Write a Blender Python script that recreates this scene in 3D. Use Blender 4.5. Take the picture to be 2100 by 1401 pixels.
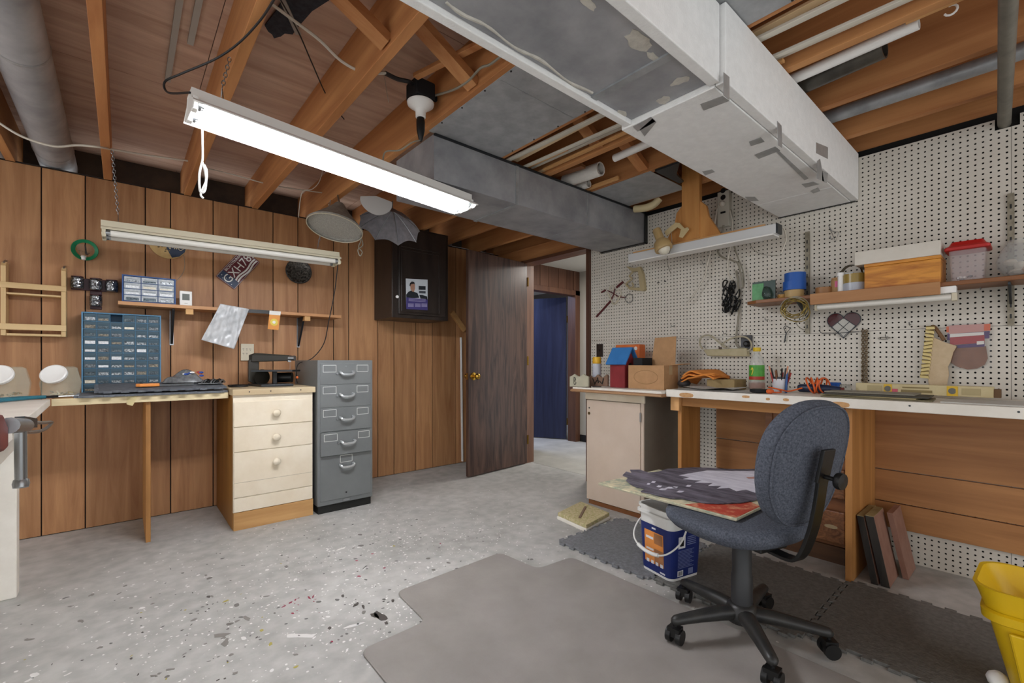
import bpy, bmesh, math, random
from mathutils import Vector, Matrix, Euler
for o in list(bpy.data.objects): bpy.data.objects.remove(o)
S = bpy.context.scene; COL = S.collection
random.seed(7); PI = math.pi
# ---------------------------------------------------------------- camera
F, CX, HY, CH = 930.0, 1050.0, 741.0, 1.04       # focal length (px of 2100 wide), principal x, horizon row, eye height
A = math.atan2(930, 1081)                        # room X axis seen from the camera
cam = bpy.data.cameras.new('camera'); camo = bpy.data.objects.new('camera', cam); COL.objects.link(camo)
cam.sensor_width = 36; cam.lens = 36 * F / 2100; cam.shift_y = (HY - 700.5) / 2100; cam.clip_start = .02
camo.location = (0, 0, CH); camo.rotation_euler = (PI / 2, 0, -A)
S.camera = camo
# ---------------------------------------------------------------- world, light, exposure
S.view_settings.view_transform = 'Standard'; S.view_settings.look = 'None'; S.view_settings.gamma = 1
S.view_settings.use_curve_mapping = False; S.view_settings.exposure = 1.4
w = bpy.data.worlds.new('world'); S.world = w; w.use_nodes = True
w.node_tree.nodes['Background'].inputs[0].default_value = (.97, .985, 1.0, 1); w.node_tree.nodes['Background'].inputs[1].default_value = .6
TUBE = 31.0                                      # emission of the lit fluorescent tubes
def area(name, loc, rot, sx, sy, power, col):
    l = bpy.data.lights.new(name, 'AREA'); l.shape = 'RECTANGLE'; l.size = sx; l.size_y = sy; l.energy = power; l.color = col
    o = bpy.data.objects.new(name, l); COL.objects.link(o); o.location = loc; o.rotation_euler = rot; return o
area('far_room_daylight', (3.5, 4.9, 2.1), (0, 0, 0), .8, .8, 12, (.55, .66, 1))
area('hall_ceiling_lamp', (3.9, 3.0, 2.15), (0, 0, 0), .3, .3, 7, (1, .95, .88))
# ---------------------------------------------------------------- pixel -> place
ux, uy, vx, vy = math.cos(A), math.sin(A), -math.sin(A), math.cos(A)
def on(px, py, ax, c):
    a = (px - CX) / F; b = (HY - py) / F
    d = (a * ux + uy, a * vx + vy, b); i = 'XYZ'.index(ax); t = (c - (0, 0, CH)[i]) / d[i]
    return Vector((t * d[0], t * d[1], CH + t * d[2]))
def PZ(px, py, z=0): return on(px, py, 'Z', z)
def PX(px, py, x=3.08): return on(px, py, 'X', x)
def PY(px, py, y=3.86): return on(px, py, 'Y', y)
# ---------------------------------------------------------------- mesh builder
def V(*a): return Vector(a)
class MB:
    def __init__(s): s.v = []; s.f = []; s.mi = []; s.cur = 0
    def m(s, i): s.cur = i; return s
    def add(s, vs, fs):
        n = len(s.v); s.v += [Vector(p) for p in vs]; s.f += [[i + n for i in f] for f in fs]; s.mi += [s.cur] * len(fs); return s
    def box(s, x0, x1, y0, y1, z0, z1):
        return s.add([(x, y, z) for z in (z0, z1) for y in (y0, y1) for x in (x0, x1)],
                     [(0, 2, 3, 1), (4, 5, 7, 6), (0, 1, 5, 4), (2, 6, 7, 3), (0, 4, 6, 2), (1, 3, 7, 5)])
    def obox(s, c, a, b, d):                     # centre and three half-axis vectors
        c, a, b, d = Vector(c), Vector(a), Vector(b), Vector(d)
        return s.add([c + i * a + j * b + k * d for k in (-1, 1) for j in (-1, 1) for i in (-1, 1)],
                     [(0, 2, 3, 1), (4, 5, 7, 6), (0, 1, 5, 4), (2, 6, 7, 3), (0, 4, 6, 2), (1, 3, 7, 5)])
    def beam(s, p, q, wdt, h, up=(0, 0, 1)):     # bar from p to q
        p, q = Vector(p), Vector(q); d = (q - p); L = d.length; d.normalize(); u = Vector(up)
        r = d.cross(u)
        if r.length < 1e-4: r = d.cross(Vector((1, 0, 0)))
        r.normalize(); u = r.cross(d)
        return s.obox((p + q) / 2, d * L / 2, r * wdt / 2, u * h / 2)
    def prism(s, pts, ext):
        pts = [Vector(p) for p in pts]; e = Vector(ext); n = len(pts)
        return s.add(pts + [p + e for p in pts], [list(range(n))[::-1], list(range(n, 2 * n))] + [(i, (i + 1) % n, n + (i + 1) % n, n + i) for i in range(n)])
    def tube(s, pts, r, n=7, closed=False):
        pts = [Vector(p) for p in pts]; k = len(pts); R = r if isinstance(r, (list, tuple)) else [r] * k
        vs = []; prev = None
        for i, p in enumerate(pts):
            if closed: t = pts[(i + 1) % k] - pts[i - 1]
            else: t = pts[min(i + 1, k - 1)] - pts[max(i - 1, 0)]
            if t.length < 1e-7: t = Vector((0, 0, 1))
            t.normalize()
            if prev is None:
                a = t.cross(Vector((0, 0, 1)))
                if a.length < .05: a = t.cross(Vector((1, 0, 0)))
            else:
                a = prev - t * prev.dot(t)
                if a.length < .01: a = t.cross(Vector((.3, .8, .5)))
            a.normalize(); prev = a; b = t.cross(a)
            vs += [p + R[i] * (math.cos(2 * PI * j / n) * a + math.sin(2 * PI * j / n) * b) for j in range(n)]
        fs = [(i * n + j, i * n + (j + 1) % n, ((i + 1) % k) * n + (j + 1) % n, ((i + 1) % k) * n + j) for i in range(k if closed else k - 1) for j in range(n)]
        if not closed: fs += [list(range(n))[::-1], list(range((k - 1) * n, k * n))]
        return s.add(vs, fs)
    def lathe(s, prof, o=(0, 0, 0), ax=(0, 0, 1), n=24, cap=True, a0=0, a1=2 * PI):
        o = Vector(o); t = Vector(ax).normalized(); a = t.cross(Vector((0, 0, 1)))
        if a.length < .01: a = Vector((1, 0, 0))
        a.normalize(); b = t.cross(a); k = len(prof); full = abs(a1 - a0 - 2 * PI) < 1e-6; m = n if full else n + 1
        vs = [o + t * z + r * (math.cos(a0 + (a1 - a0) * j / n) * a + math.sin(a0 + (a1 - a0) * j / n) * b) for r, z in prof for j in range(m)]
        fs = [(i * m + j, i * m + (j + 1) % m, (i + 1) * m + (j + 1) % m, (i + 1) * m + j) for i in range(k - 1) for j in range(n)]
        if cap and full:
            if prof[0][0] > 1e-5: fs.append(list(range(n))[::-1])
            if prof[-1][0] > 1e-5: fs.append(list(range((k - 1) * n, k * n)))
        return s.add(vs, fs)
    def cyl(s, p, q, r, n=16): 
        p, q = Vector(p), Vector(q); return s.lathe([(r, 0), (r, (q - p).length)], p, q - p, n)
    def ball(s, c, r, n=10, sc=(1, 1, 1)):
        k = n // 2 + 1; c = Vector(c); vs = []; fs = []
        for i in range(k):
            th = PI * i / (k - 1)
            for j in range(n):
                ph = 2 * PI * j / n; vs.append(c + Vector((r * sc[0] * math.sin(th) * math.cos(ph), r * sc[1] * math.sin(th) * math.sin(ph), r * sc[2] * math.cos(th))))
        fs = [(i * n + j, (i + 1) * n + j, (i + 1) * n + (j + 1) % n, i * n + (j + 1) % n) for i in range(k - 1) for j in range(n)]
        return s.add(vs, fs)
    def grid(s, fn, nu, nv):
        vs = [fn(i / nu, j / nv) for j in range(nv + 1) for i in range(nu + 1)]; m = nu + 1
        return s.add(vs, [(j * m + i, j * m + i + 1, (j + 1) * m + i + 1, (j + 1) * m + i) for j in range(nv) for i in range(nu)])
    def sheet(s, pts):
        return s.add(pts, [list(range(len(pts)))])
    def bounds(s):
        return Vector([min(p[i] for p in s.v) for i in range(3)]), Vector([max(p[i] for p in s.v) for i in range(3)])
def spline(pts, k=6):                            # smooth path through points
    pts = [Vector(p) for p in pts]; P = [pts[0]] + pts + [pts[-1]]; out = []
    for i in range(1, len(P) - 2):
        a, b, c, d = P[i - 1], P[i], P[i + 1], P[i + 2]
        for j in range(k):
            t = j / k; out.append(.5 * ((2 * b) + (c - a) * t + (2 * a - 5 * b + 4 * c - d) * t * t + (3 * b - a - 3 * c + d) * t ** 3))
    return out + [pts[-1]]
def mesh_obj(name, mb, mats, loc=(0, 0, 0), smooth=False, bevel=0):
    me = bpy.data.meshes.new(name); loc = Vector(loc)
    me.from_pydata([p - loc for p in mb.v], [], mb.f)
    if not isinstance(mats, (list, tuple)): mats = [mats]
    for mm in mats: me.materials.append(mm)
    if len(mats) > 1: me.polygons.foreach_set('material_index', mb.mi)
    bm = bmesh.new(); bm.from_mesh(me); bmesh.ops.recalc_face_normals(bm, faces=bm.faces); bm.to_mesh(me); bm.free()
    if smooth:
        me.shade_smooth(); me.set_sharp_from_angle(angle=math.radians(smooth if smooth is not True else 40))
    me.update()
    o = bpy.data.objects.new(name, me); COL.objects.link(o); o.location = loc
    if bevel:
        b = o.modifiers.new('bevel', 'BEVEL'); b.width = bevel; b.segments = 2; b.limit_method = 'ANGLE'
    return o
def tag(o, label=None, cat=None, group=None, kind=None):
    if label: o['label'] = label
    if cat: o['category'] = cat
    if group: o['group'] = group
    if kind: o['kind'] = kind
    return o
def one(name, mb, mats, label, cat, group=None, smooth=False, bevel=0, kind=None):     # a thing that is one mesh
    lo, hi = mb.bounds()
    return tag(mesh_obj(name, mb, mats, ((lo.x + hi.x) / 2, (lo.y + hi.y) / 2, lo.z), smooth, bevel), label, cat, group, kind)
def thing(name, loc, label, cat, group=None, rz=0):
    o = bpy.data.objects.new(name, None); COL.objects.link(o); o.location = loc; o.rotation_euler = (0, 0, rz); o.empty_display_size = .05
    return tag(o, label, cat, group)
def wloc(o):
    v = Vector(o.location)
    while o.parent: o = o.parent; v += Vector(o.location)
    return v
def part(par, name, mb, mats, smooth=False, bevel=0, local=False, label=None, kind=None):   # mb in world axes unless local
    if local: o = mesh_obj(name, mb, mats, (0, 0, 0), smooth, bevel)
    else: o = mesh_obj(name, mb, mats, wloc(par), smooth, bevel); o.location = (0, 0, 0)
    o.parent = par
    if label: o['label'] = label
    if kind: o['kind'] = kind
    return o
def struct(name, mb, mats, smooth=False, bevel=0): return tag(mesh_obj(name, mb, mats, (0, 0, 0), smooth, bevel), kind='structure')
def piece(par, name, mb, mats, smooth=False, bevel=0):     # a piece with an origin of its own (so its grain differs)
    lo, hi = mb.bounds(); c = (lo + hi) / 2
    o = mesh_obj(name, mb, mats, c, smooth, bevel); o.parent = par; o.location = c - wloc(par); return o
def text(par, name, s, mats, size, o, xdir, ydir, ext=.0004, align='CENTER'):
    cu = bpy.data.curves.new('t', 'FONT'); cu.body = s; cu.size = size; cu.align_x = align; cu.align_y = 'CENTER'; cu.extrude = ext; cu.resolution_u = 3
    to = bpy.data.objects.new('t', cu); COL.objects.link(to); bpy.context.view_layer.update()
    me = bpy.data.meshes.new_from_object(to.evaluated_get(bpy.context.evaluated_depsgraph_get())); bpy.data.objects.remove(to)
    x = Vector(xdir).normalized(); y = Vector(ydir); y = (y - x * y.dot(x)).normalized(); z = x.cross(y)
    me.transform(Matrix((x, y, z)).transposed().to_4x4()); me.materials.clear(); me.materials.append(mats)
    ob = bpy.data.objects.new(name, me); COL.objects.link(ob); ob.parent = par; ob.location = Vector(o) - wloc(par); return ob
# ---------------------------------------------------------------- materials
def lin(h):
    if isinstance(h, (tuple, list)): return tuple(h[:3]) + (1,)
    h = h.lstrip('#'); c = [int(h[i:i + 2], 16) / 255 for i in (0, 2, 4)]
    return tuple(x / 12.92 if x <= .04045 else ((x + .055) / 1.055) ** 2.4 for x in c) + (1,)
MATS = {}
def mat(name, col, rough=.6, metal=0, col2=None, scale=6, stretch=(1, 1, 1), bump=0, bscale=None, lo=.35, hi=.7, trans=0, alpha=1, emit=0, detail=5, rand=0, dist=0, coat=0, ior=1.45):
    if name in MATS: return MATS[name]
    m = bpy.data.materials.new(name); m.use_nodes = True; nt = m.node_tree; N = nt.nodes; L = nt.links; b = N['Principled BSDF']; MATS[name] = m
    b.inputs['Base Color'].default_value = lin(col); b.inputs['Roughness'].default_value = rough; b.inputs['Metallic'].default_value = metal
    b.inputs['Alpha'].default_value = alpha; b.inputs['Transmission Weight'].default_value = trans; b.inputs['IOR'].default_value = ior; b.inputs['Coat Weight'].default_value = coat
    if emit: b.inputs['Emission Color'].default_value = lin(col); b.inputs['Emission Strength'].default_value = emit
    if col2 or bump or rand:
        tc = N.new('ShaderNodeTexCoord'); mp = N.new('ShaderNodeMapping'); mp.inputs['Scale'].default_value = stretch
        oi = N.new('ShaderNodeObjectInfo'); mu = N.new('ShaderNodeMath'); mu.operation = 'MULTIPLY'; mu.inputs[1].default_value = 37
        L.new(oi.outputs['Random'], mu.inputs[0]); L.new(tc.outputs['Object'], mp.inputs['Vector']); L.new(mu.outputs[0], mp.inputs['Location'])
        nz = N.new('ShaderNodeTexNoise'); nz.inputs['Scale'].default_value = scale; nz.inputs['Detail'].default_value = detail; nz.inputs['Roughness'].default_value = .6; nz.inputs['Distortion'].default_value = dist
        L.new(mp.outputs[0], nz.inputs['Vector'])
        src = None
        if col2:
            cr = N.new('ShaderNodeValToRGB'); cr.color_ramp.elements[0].position = lo; cr.color_ramp.elements[1].position = hi
            cr.color_ramp.elements[0].color = lin(col); cr.color_ramp.elements[1].color = lin(col2); L.new(nz.outputs[0], cr.inputs[0]); src = cr.outputs[0]
        if rand:
            hs = N.new('ShaderNodeHueSaturation'); mr = N.new('ShaderNodeMapRange'); mr.inputs[3].default_value = 1 - rand; mr.inputs[4].default_value = 1 + rand
            L.new(oi.outputs['Random'], mr.inputs[0]); L.new(mr.outputs[0], hs.inputs['Value'])
            if src: L.new(src, hs.inputs['Color'])
            else: hs.inputs['Color'].default_value = lin(col)
            src = hs.outputs[0]
        if src: L.new(src, b.inputs['Base Color'])
        if bump:
            bp = N.new('ShaderNodeBump'); bp.inputs['Strength'].default_value = min(1, bump); bp.inputs['Distance'].default_value = .004
            if bscale:
                n2 = N.new('ShaderNodeTexNoise'); n2.inputs['Scale'].default_value = bscale; n2.inputs['Detail'].default_value = 3; L.new(tc.outputs['Object'], n2.inputs['Vector']); L.new(n2.outputs[0], bp.inputs['Height'])
            else: L.new(nz.outputs[0], bp.inputs['Height'])
            L.new(bp.outputs[0], b.inputs['Normal'])
    return m
def wood(name, c1, c2, axis='Z', scale=9, rough=.55, rand=.12, bump=.12, lo=.3, hi=.72, dist=.6, k=.07):
    st = {'X': (k, 1, 1), 'Y': (1, k, 1), 'Z': (1, 1, k)}[axis]
    return mat(name, c1, rough, 0, c2, scale, st, bump, None, lo, hi, detail=7, rand=rand, dist=dist)
panel_wood = wood('panel_wood', '#93643f', '#b98b60', 'Z', 22, .5, .13, .08)
panel_dark = mat('groove_dark', '#20140c', .8)
joist_wood = wood('joist_wood', '#a2673b', '#d0965f', 'Y', 10, .7, .1, .2)
ply = wood('plywood', '#ab8b77', '#d0b19d', 'X', 10, .75, .06, .15, dist=1.5, k=.12)
pine = wood('pine', '#c48a50', '#e0b47c', 'Y', 12, .6, .06)
pine_x = wood('pine_x', '#b98750', '#d8ab72', 'X', 12, .6, .06)
pine_z = wood('pine_z', '#b0743a', '#d49a58', 'Z', 12, .6, .06)
shelf_wood = wood('shelf_wood', '#b57f50', '#cfa074', 'X', 14, .55, .05)
shelf_wood_y = wood('shelf_wood_y', '#96633a', '#bb8a5a', 'Y', 14, .55, .05)
dark_wood_y = wood('dark_wood_y', '#6d4020', '#94623a', 'Y', 14, .45, .05)
door_wood = wood('door_wood', '#34231e', '#644a3d', 'Z', 16, .38, .02, .1, .38, .7, dist=1.6, k=.09)
brown_trim = wood('brown_trim', '#4a2e22', '#6a4836', 'Z', 20, .45, .05)
black_cab = mat('black_cabinet_paint', '#211a17', .3, 0, '#352b26', 12, (1, 1, .2), .08)
concrete = None
white_paint = mat('white_paint', '#dcd6ca', .5, 0, '#efeae0', 4, bump=.1, bscale=60)
cream_paint = mat('cream_paint', '#ddcfb6', .5, 0, '#eadfca', 5, bump=.1, bscale=50)
beige_paint = mat('beige_paint', '#c6b4a2', .45, 0, '#d0bfae', 4)
offwhite = mat('offwhite_plastic', '#e2ddd0', .4)
ivory = mat('ivory_plastic', '#cfc6ae', .45)
metal = mat('galvanized_steel', '#8f9294', .42, .35, '#b6babc', 9, bump=.06)
duct_metal = mat('duct_steel', '#85868a', .5, .15, '#b3b4b6', 5, (1, 1, 1), .1, None, .3, .75)
pan_metal = mat('pan_steel', '#9a9c9e', .5, .15, '#b3b5b7', 14)
steel = mat('steel', '#9fa2a4', .3, .9)
dark_steel = mat('dark_steel', '#3c3f42', .4, .7)
foam = mat('white_foam', '#ebebe9', .75, 0, '#f3f3f1', 30, bump=.3, bscale=160)
tape_g = mat('foil_tape', '#9d9e9e', .35, .35, '#b8b9b8', 12)
black = mat('black_plastic', '#141414', .4)
black_matte = mat('black_matte', '#17171a', .75)
white = mat('white_gloss', '#efeeea', .35)
glass = mat('clear_glass', '#f2f6f4', .03, trans=1.0, ior=1.3)
clear_pl = mat('clear_plastic', '#e9ecea', .12, trans=.95, ior=1.12)
cord_w = mat('white_cord', '#cfc8ba', .5)
cord_k = mat('black_cord', '#1c1b1c', .5)
cord_g = mat('grey_cord', '#8d8778', .5)
cardboard = mat('cardboard', '#a9825a', .85, 0, '#b88f66', 20)
blue_pl = mat('blue_grey_plastic', '#4f7f9f', .4)
navy_pl = mat('blue_plastic', '#274d86', .4)
red_pl = mat('red_plastic', '#b3201c', .4)
paper = mat('paper', '#e6e3dc', .7)
brass = mat('brass', '#b9923e', .25, 1)
# ================================================================ the setting
def floor_mat():
    m = bpy.data.materials.new('painted_concrete'); m.use_nodes = True; nt = m.node_tree; N = nt.nodes; L = nt.links; b = N['Principled BSDF']
    b.inputs['Roughness'].default_value = .62
    tc = N.new('ShaderNodeTexCoord')
    def noise(s, d=5, dist=0):
        n = N.new('ShaderNodeTexNoise'); n.inputs['Scale'].default_value = s; n.inputs['Detail'].default_value = d; n.inputs['Distortion'].default_value = dist; L.new(tc.outputs['Object'], n.inputs['Vector']); return n
    def ramp(src, a, ca, bb, cb):
        r = N.new('ShaderNodeValToRGB'); r.color_ramp.elements[0].position = a; r.color_ramp.elements[1].position = bb; r.color_ramp.elements[0].color = lin(ca); r.color_ramp.elements[1].color = lin(cb); L.new(src, r.inputs[0]); return r
    def math_(op, a, bb):
        n = N.new('ShaderNodeMath'); n.operation = op
        for i, x in enumerate((a, bb)):
            if isinstance(x, (int, float)): n.inputs[i].default_value = x
            else: L.new(x, n.inputs[i])
        return n.outputs[0]
    def mix(fac, a, bb):
        n = N.new('ShaderNodeMix'); n.data_type = 'RGBA'; L.new(fac, n.inputs[0]); L.new(a, n.inputs[6])
        if isinstance(bb, str): n.inputs[7].default_value = lin(bb)
        else: L.new(bb, n.inputs[7])
        return n.outputs[2]
    base = ramp(noise(1.6, 8, .8).outputs[0], .3, '#979691', .72, '#bdbcb8').outputs[0]
    fine = ramp(noise(14, 6).outputs[0], .35, '#8f8e8a', .65, '#c5c4c0').outputs[0]
    mx = N.new('ShaderNodeMix'); mx.data_type = 'RGBA'; mx.inputs[0].default_value = .35; L.new(base, mx.inputs[6]); L.new(fine, mx.inputs[7]); col = mx.outputs[2]
    # where the painting was done: round the middle of the room
    sp = N.new('ShaderNodeVectorMath'); sp.operation = 'DISTANCE'; L.new(tc.outputs['Object'], sp.inputs[0]); sp.inputs[1].default_value = (.95, 2.0, 0)
    near = N.new('ShaderNodeMapRange'); L.new(sp.outputs['Value'], near.inputs[0]); near.inputs[1].default_value = .3; near.inputs[2].default_value = 1.9; near.inputs[3].default_value = 1; near.inputs[4].default_value = .12
    patch = noise(1.3, 3).outputs[0]
    dens = math_('MULTIPLY', near.outputs[0], patch)
    dis = noise(9, 2); add = N.new('ShaderNodeMix'); add.data_type = 'RGBA'; add.inputs[0].default_value = .06; L.new(tc.outputs['Object'], add.inputs[6]); L.new(dis.outputs['Color'], add.inputs[7])
    for sc, rad, thr, c in ((44, .20, 1.24, '#e3e2df'), (70, .2, 1.18, '#e9e8e5'), (21, .16, 1.40, '#5a554f'), (34, .16, 1.30, '#4a4745'), (14, .16, 1.62, '#c9b45a'), (19, .17, 1.62, '#a03048'), (9, .3, 1.62, '#e6e4df')):
        vo = N.new('ShaderNodeTexVoronoi'); vo.inputs['Scale'].default_value = sc; L.new(add.outputs[2], vo.inputs['Vector'])
        sep = N.new('ShaderNodeSeparateColor'); L.new(vo.outputs['Color'], sep.inputs[0])
        pick = math_('GREATER_THAN', math_('ADD', sep.outputs[0], dens), thr * .93)
        size = math_('LESS_THAN', vo.outputs['Distance'], math_('MULTIPLY', sep.outputs[1], rad + .12))
        col = mix(math_('MULTIPLY', math_('MULTIPLY', pick, size), .85), col, c)
    L.new(col, b.inputs['Base Color'])
    bp = N.new('ShaderNodeBump'); bp.inputs['Strength'].default_value = .15; bp.inputs['Distance'].default_value = .003; L.new(noise(40, 4).outputs[0], bp.inputs['Height']); L.new(bp.outputs[0], b.inputs['Normal'])
    return m
concrete = floor_mat()
struct('floor', MB().box(-2.2, 3.2, -2.0, 4.2, -.1, 0), concrete)
hall_conc = mat('hall_concrete', '#a5a39c', .6, 0, '#c0beb6', 3, detail=8)
struct('floor_hall', MB().box(3.2, 5.6, 2.2, 6.2, -.1, .002), hall_conc)
# paint spilt on the slab over the years
flo = bpy.data.objects['floor']; rs = random.Random(11)
def spill(name, col, spots):
    mb = MB()
    for px, py, a, b in spots:
        c = PZ(px, py, .0004); n = 11; r0 = rs.uniform(0, 6)
        mb.prism([c + V((a * math.cos(2 * PI * i / n) * math.cos(r0) - b * math.sin(2 * PI * i / n) * math.sin(r0)) * rs.uniform(.6, 1.25), (a * math.cos(2 * PI * i / n) * math.sin(r0) + b * math.sin(2 * PI * i / n) * math.cos(r0)) * rs.uniform(.6, 1.25), 0) for i in range(n)], (0, 0, .0004))
    part(flo, name, mb, mat(name + '_paint', col, .6), kind='stuff')
def scat(n, x0, x1, y0, y1, s0, s1): return [(rs.uniform(x0, x1), rs.uniform(y0, y1), rs.uniform(s0, s1), rs.uniform(s0, s1) * .6) for _ in range(n)]
spill('white_spill', '#d9d8d4', [(616, 1304, .055, .014), (748, 1165, .03, .006), (725, 1283, .04, .008), (672, 1128, .02, .006), (606, 1189, .018, .008), (600, 1208, .012, .006), (500, 1310, .016, .01), (70, 1385, .02, .012), (60, 1395, .014, .008)] + scat(75, 520, 860, 1090, 1380, .002, .007) + scat(45, 20, 560, 1250, 1400, .002, .006) + scat(50, 760, 1130, 1000, 1180, .002, .006))
spill('dark_spill', '#4a4540', [(781, 1264, .045, .022), (770, 1262, .03, .014), (730, 1240, .018, .008), (745, 1245, .016, .006), (792, 1278, .012, .008), (676, 1288, .012, .008), (703, 1222, .016, .006), (806, 1232, .015, .006), (428, 1224, .012, .008)] + scat(40, 380, 860, 1090, 1330, .0025, .007) + scat(30, 20, 520, 1200, 1400, .002, .007) + scat(16, 700, 1000, 1020, 1110, .002, .005))
spill('grey_spill', '#7d7a74', [(452, 1303, .03, .012), (462, 1318, .026, .012), (505, 1268, .03, .01), (165, 1274, .02, .008), (60, 1312, .02, .008)] + scat(24, 20, 820, 1180, 1390, .006, .016))
spill('red_spill', '#8a2a40', [(596, 1236, .012, .006), (606, 1230, .012, .005), (582, 1244, .012, .005), (634, 1226, .014, .004), (642, 1224, .012, .004), (600, 1258, .008, .005), (788, 1165, .008, .006), (736, 1182, .01, .006), (903, 1115, .008, .005), (681, 1316, .006, .004)] + scat(10, 560, 660, 1215, 1262, .002, .005))
spill('yellow_spill', '#a59a4c', [(536, 1293, .01, .007), (555, 1321, .013, .007), (463, 1233, .014, .007), (607, 1368, .008, .007), (576, 1156, .006, .004), (808, 1120, .01, .006)] + scat(8, 20, 620, 1200, 1400, .003, .007))
# left wall: random-width wood panelling
grooves = [-2.0, -1.75, -1.55, -1.26, -1.10, -.86, -.64, -.362, -.172, .118, .252, .496, .653, .886, 1.066, 1.346, 1.474, 1.737, 1.893, 2.117, 2.298, 2.57, 2.73, 2.95, 3.12]
wl = struct('wall_left', MB().box(-2.2, 3.2, 3.868, 3.93, 0, 2.19), panel_dark)
for a, b in zip(grooves, grooves[1:]):
    piece(wl, 'panel_plank', MB().box(a + .003, b - .003, 3.860, 3.8695, .004, 2.19), panel_wood, bevel=.0015)
struct('trim_1', MB().box(-2.2, 3.2, 3.85, 3.93, 2.19, 2.196), panel_dark)
# right wall: concrete behind, perforated boards in front
wr = struct('wall_right', MB().box(3.095, 3.2, -2.0, 2.53, 0, 2.20), mat('dark_backing', '#0e0c0a', .9))
peg = mat('pegboard_white', '#cfc9bd', .55, 0, '#dbd6cb', 2.2, bump=.05, bscale=40)
def pegsheet(y0, y1, z0, z1, x=3.08, th=.005, P=.0254, r=.0046, cut=None):
    mb = MB(); ny = max(1, round((y1 - y0) / P)); nz = max(1, round((z1 - z0) / P)); dy = (y1 - y0) / ny; dz = (z1 - z0) / nz
    vs = []; fs = []; oc = [(math.cos(PI / 4 * k), math.sin(PI / 4 * k)) for k in range(8)]
    for i in range(ny):
        for j in range(nz):
            cy, cz = y0 + (i + .5) * dy, z0 + (j + .5) * dz
            if cut and cut[0] < cy < cut[1] and cut[2] < cz < cut[3]: continue
            n = len(vs)
            for c, s in oc:
                k = max(abs(c), abs(s)); vs.append((x, cy + c / k * dy / 2, cz + s / k * dz / 2))
            vs += [(x, cy + c * r, cz + s * r) for c, s in oc]
            vs += [(x + th, cy + c * r, cz + s * r) for c, s in oc]
            for k in range(8):
                l = (k + 1) % 8; fs.append((n + k, n + l, n + 8 + l, n + 8 + k)); fs.append((n + 8 + k, n + 8 + l, n + 16 + l, n + 16 + k))
    mb.v = vs; mb.f = fs; mb.mi = [0] * len(fs)
    me = bpy.data.meshes.new('pegboard_sheet'); me.from_pydata(vs, [], fs); me.materials.append(peg); me.update()
    o = bpy.data.objects.new('pegboard_sheet', me); COL.objects.link(o); o.parent = wr; return o
pegsheet(.0835, 2.53, 1.205, 2.163, cut=(.06, .135, 2.10, 2.2)); pegsheet(.0835, 2.53, .0, 1.2035)
pegsheet(-1.2, .082, 1.2035, 2.163, cut=(.06, .135, 2.10, 2.2)); pegsheet(-1.2, .082, .0, 1.202)
# horizontal boards fixed to the pegboard under the bench
wainscot = wood('wainscot_board', '#8a5a34', '#b5814f', 'Y', 13, .5, .06)
for y0, y1, zs in ((-1.2, .60, (.165, .300, .468, .80)), (.62, 1.43, (.16, .318, .52, .80))):
    for za, zb in zip(zs, zs[1:]): piece(wr, 'wall_board', MB().box(3.058, 3.079, y0, y1, za + .003, zb - .002), wainscot, bevel=.002)
struct('trim_2', MB().box(3.05, 3.22, 2.530, 2.562, 0, 2.04), brown_trim)            # jamb beside the pegboard
# end wall with the doorway, hinge side
wd = struct('wall_back', MB().box(3.12, 3.2, 3.445, 3.93, 0, 2.19), panel_dark)
for a, b in ((3.447, 3.62), (3.624, 3.855)): piece(wd, 'panel_plank', MB().box(3.11, 3.121, a, b, 0, 2.19), brown_trim)
struct('trim_3', MB().box(3.08, 3.23, 3.410, 3.447, 0, 2.055), wood('jamb_wood', '#5a3a2a', '#7d5a44', 'Z', 20, .45, .02))
hd = struct('trim_4', MB().box(3.08, 3.23, 2.53, 3.447, 2.025, 2.055), wood('header_wood', '#553626', '#7a5540', 'Y', 20, .45, .02))
struct('trim_5', MB().box(3.10, 3.20, 2.40, 3.93, 2.056, 2.185), joist_wood)
struct('trim_7', MB().box(3.15, 3.2, 2.3, 4.2, 2.186, 2.45), joist_wood)
# hall beyond
wh = struct('wall_hall', MB().box(3.2, 3.66, 3.908, 3.98, 0, 2.2).box(4.46, 5.0, 3.908, 3.98, 0, 2.2).box(3.66, 4.46, 3.908, 3.98, 1.93, 2.2), panel_dark)
hp = [3.2, 3.38, 3.60, 3.80, 3.945, 4.12, 4.27, 4.40, 4.515]
for a, b in zip(hp, hp[1:]): piece(wh, 'panel_plank', MB().box(a + .003, b - .003, 3.9, 3.909, 1.94 if b > 3.61 and a < 4.41 else 0, 2.2), brown_trim)
struct('trim_6', MB().box(3.60, 3.66, 3.885, 4.0, 0, 1.95).box(4.42, 4.508, 3.885, 4.02, 0, 1.95).box(3.60, 4.508, 3.885, 4.0, 1.885, 1.95), brown_trim, bevel=.004)
struct('wall_hall_end', MB().box(4.515, 4.6, 2.2, 3.9, 0, 2.2), mat('hall_white', '#b9b5ab', .7))
struct('baseboard_hall', MB().box(4.50, 4.515, 2.2, 3.88, 0, .09), black_matte)
struct('ceiling_hall', MB().box(3.2, 4.7, 2.2, 3.98, 2.2, 2.22), mat('hall_ceiling', '#c9c6bd', .8))
struct('wall_far_room', MB().box(2.6, 5.6, 5.9, 6.0, 0, 2.3).box(5.5, 5.6, 3.98, 6, 0, 2.3).box(2.5, 2.6, 3.98, 6, 0, 2.3), mat('far_wall', '#77706a', .8))
struct('ceiling_far_room', MB().box(2.5, 5.6, 3.98, 6, 2.2, 2.24), mat('far_ceiling', '#d8d8d8', .8))
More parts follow.
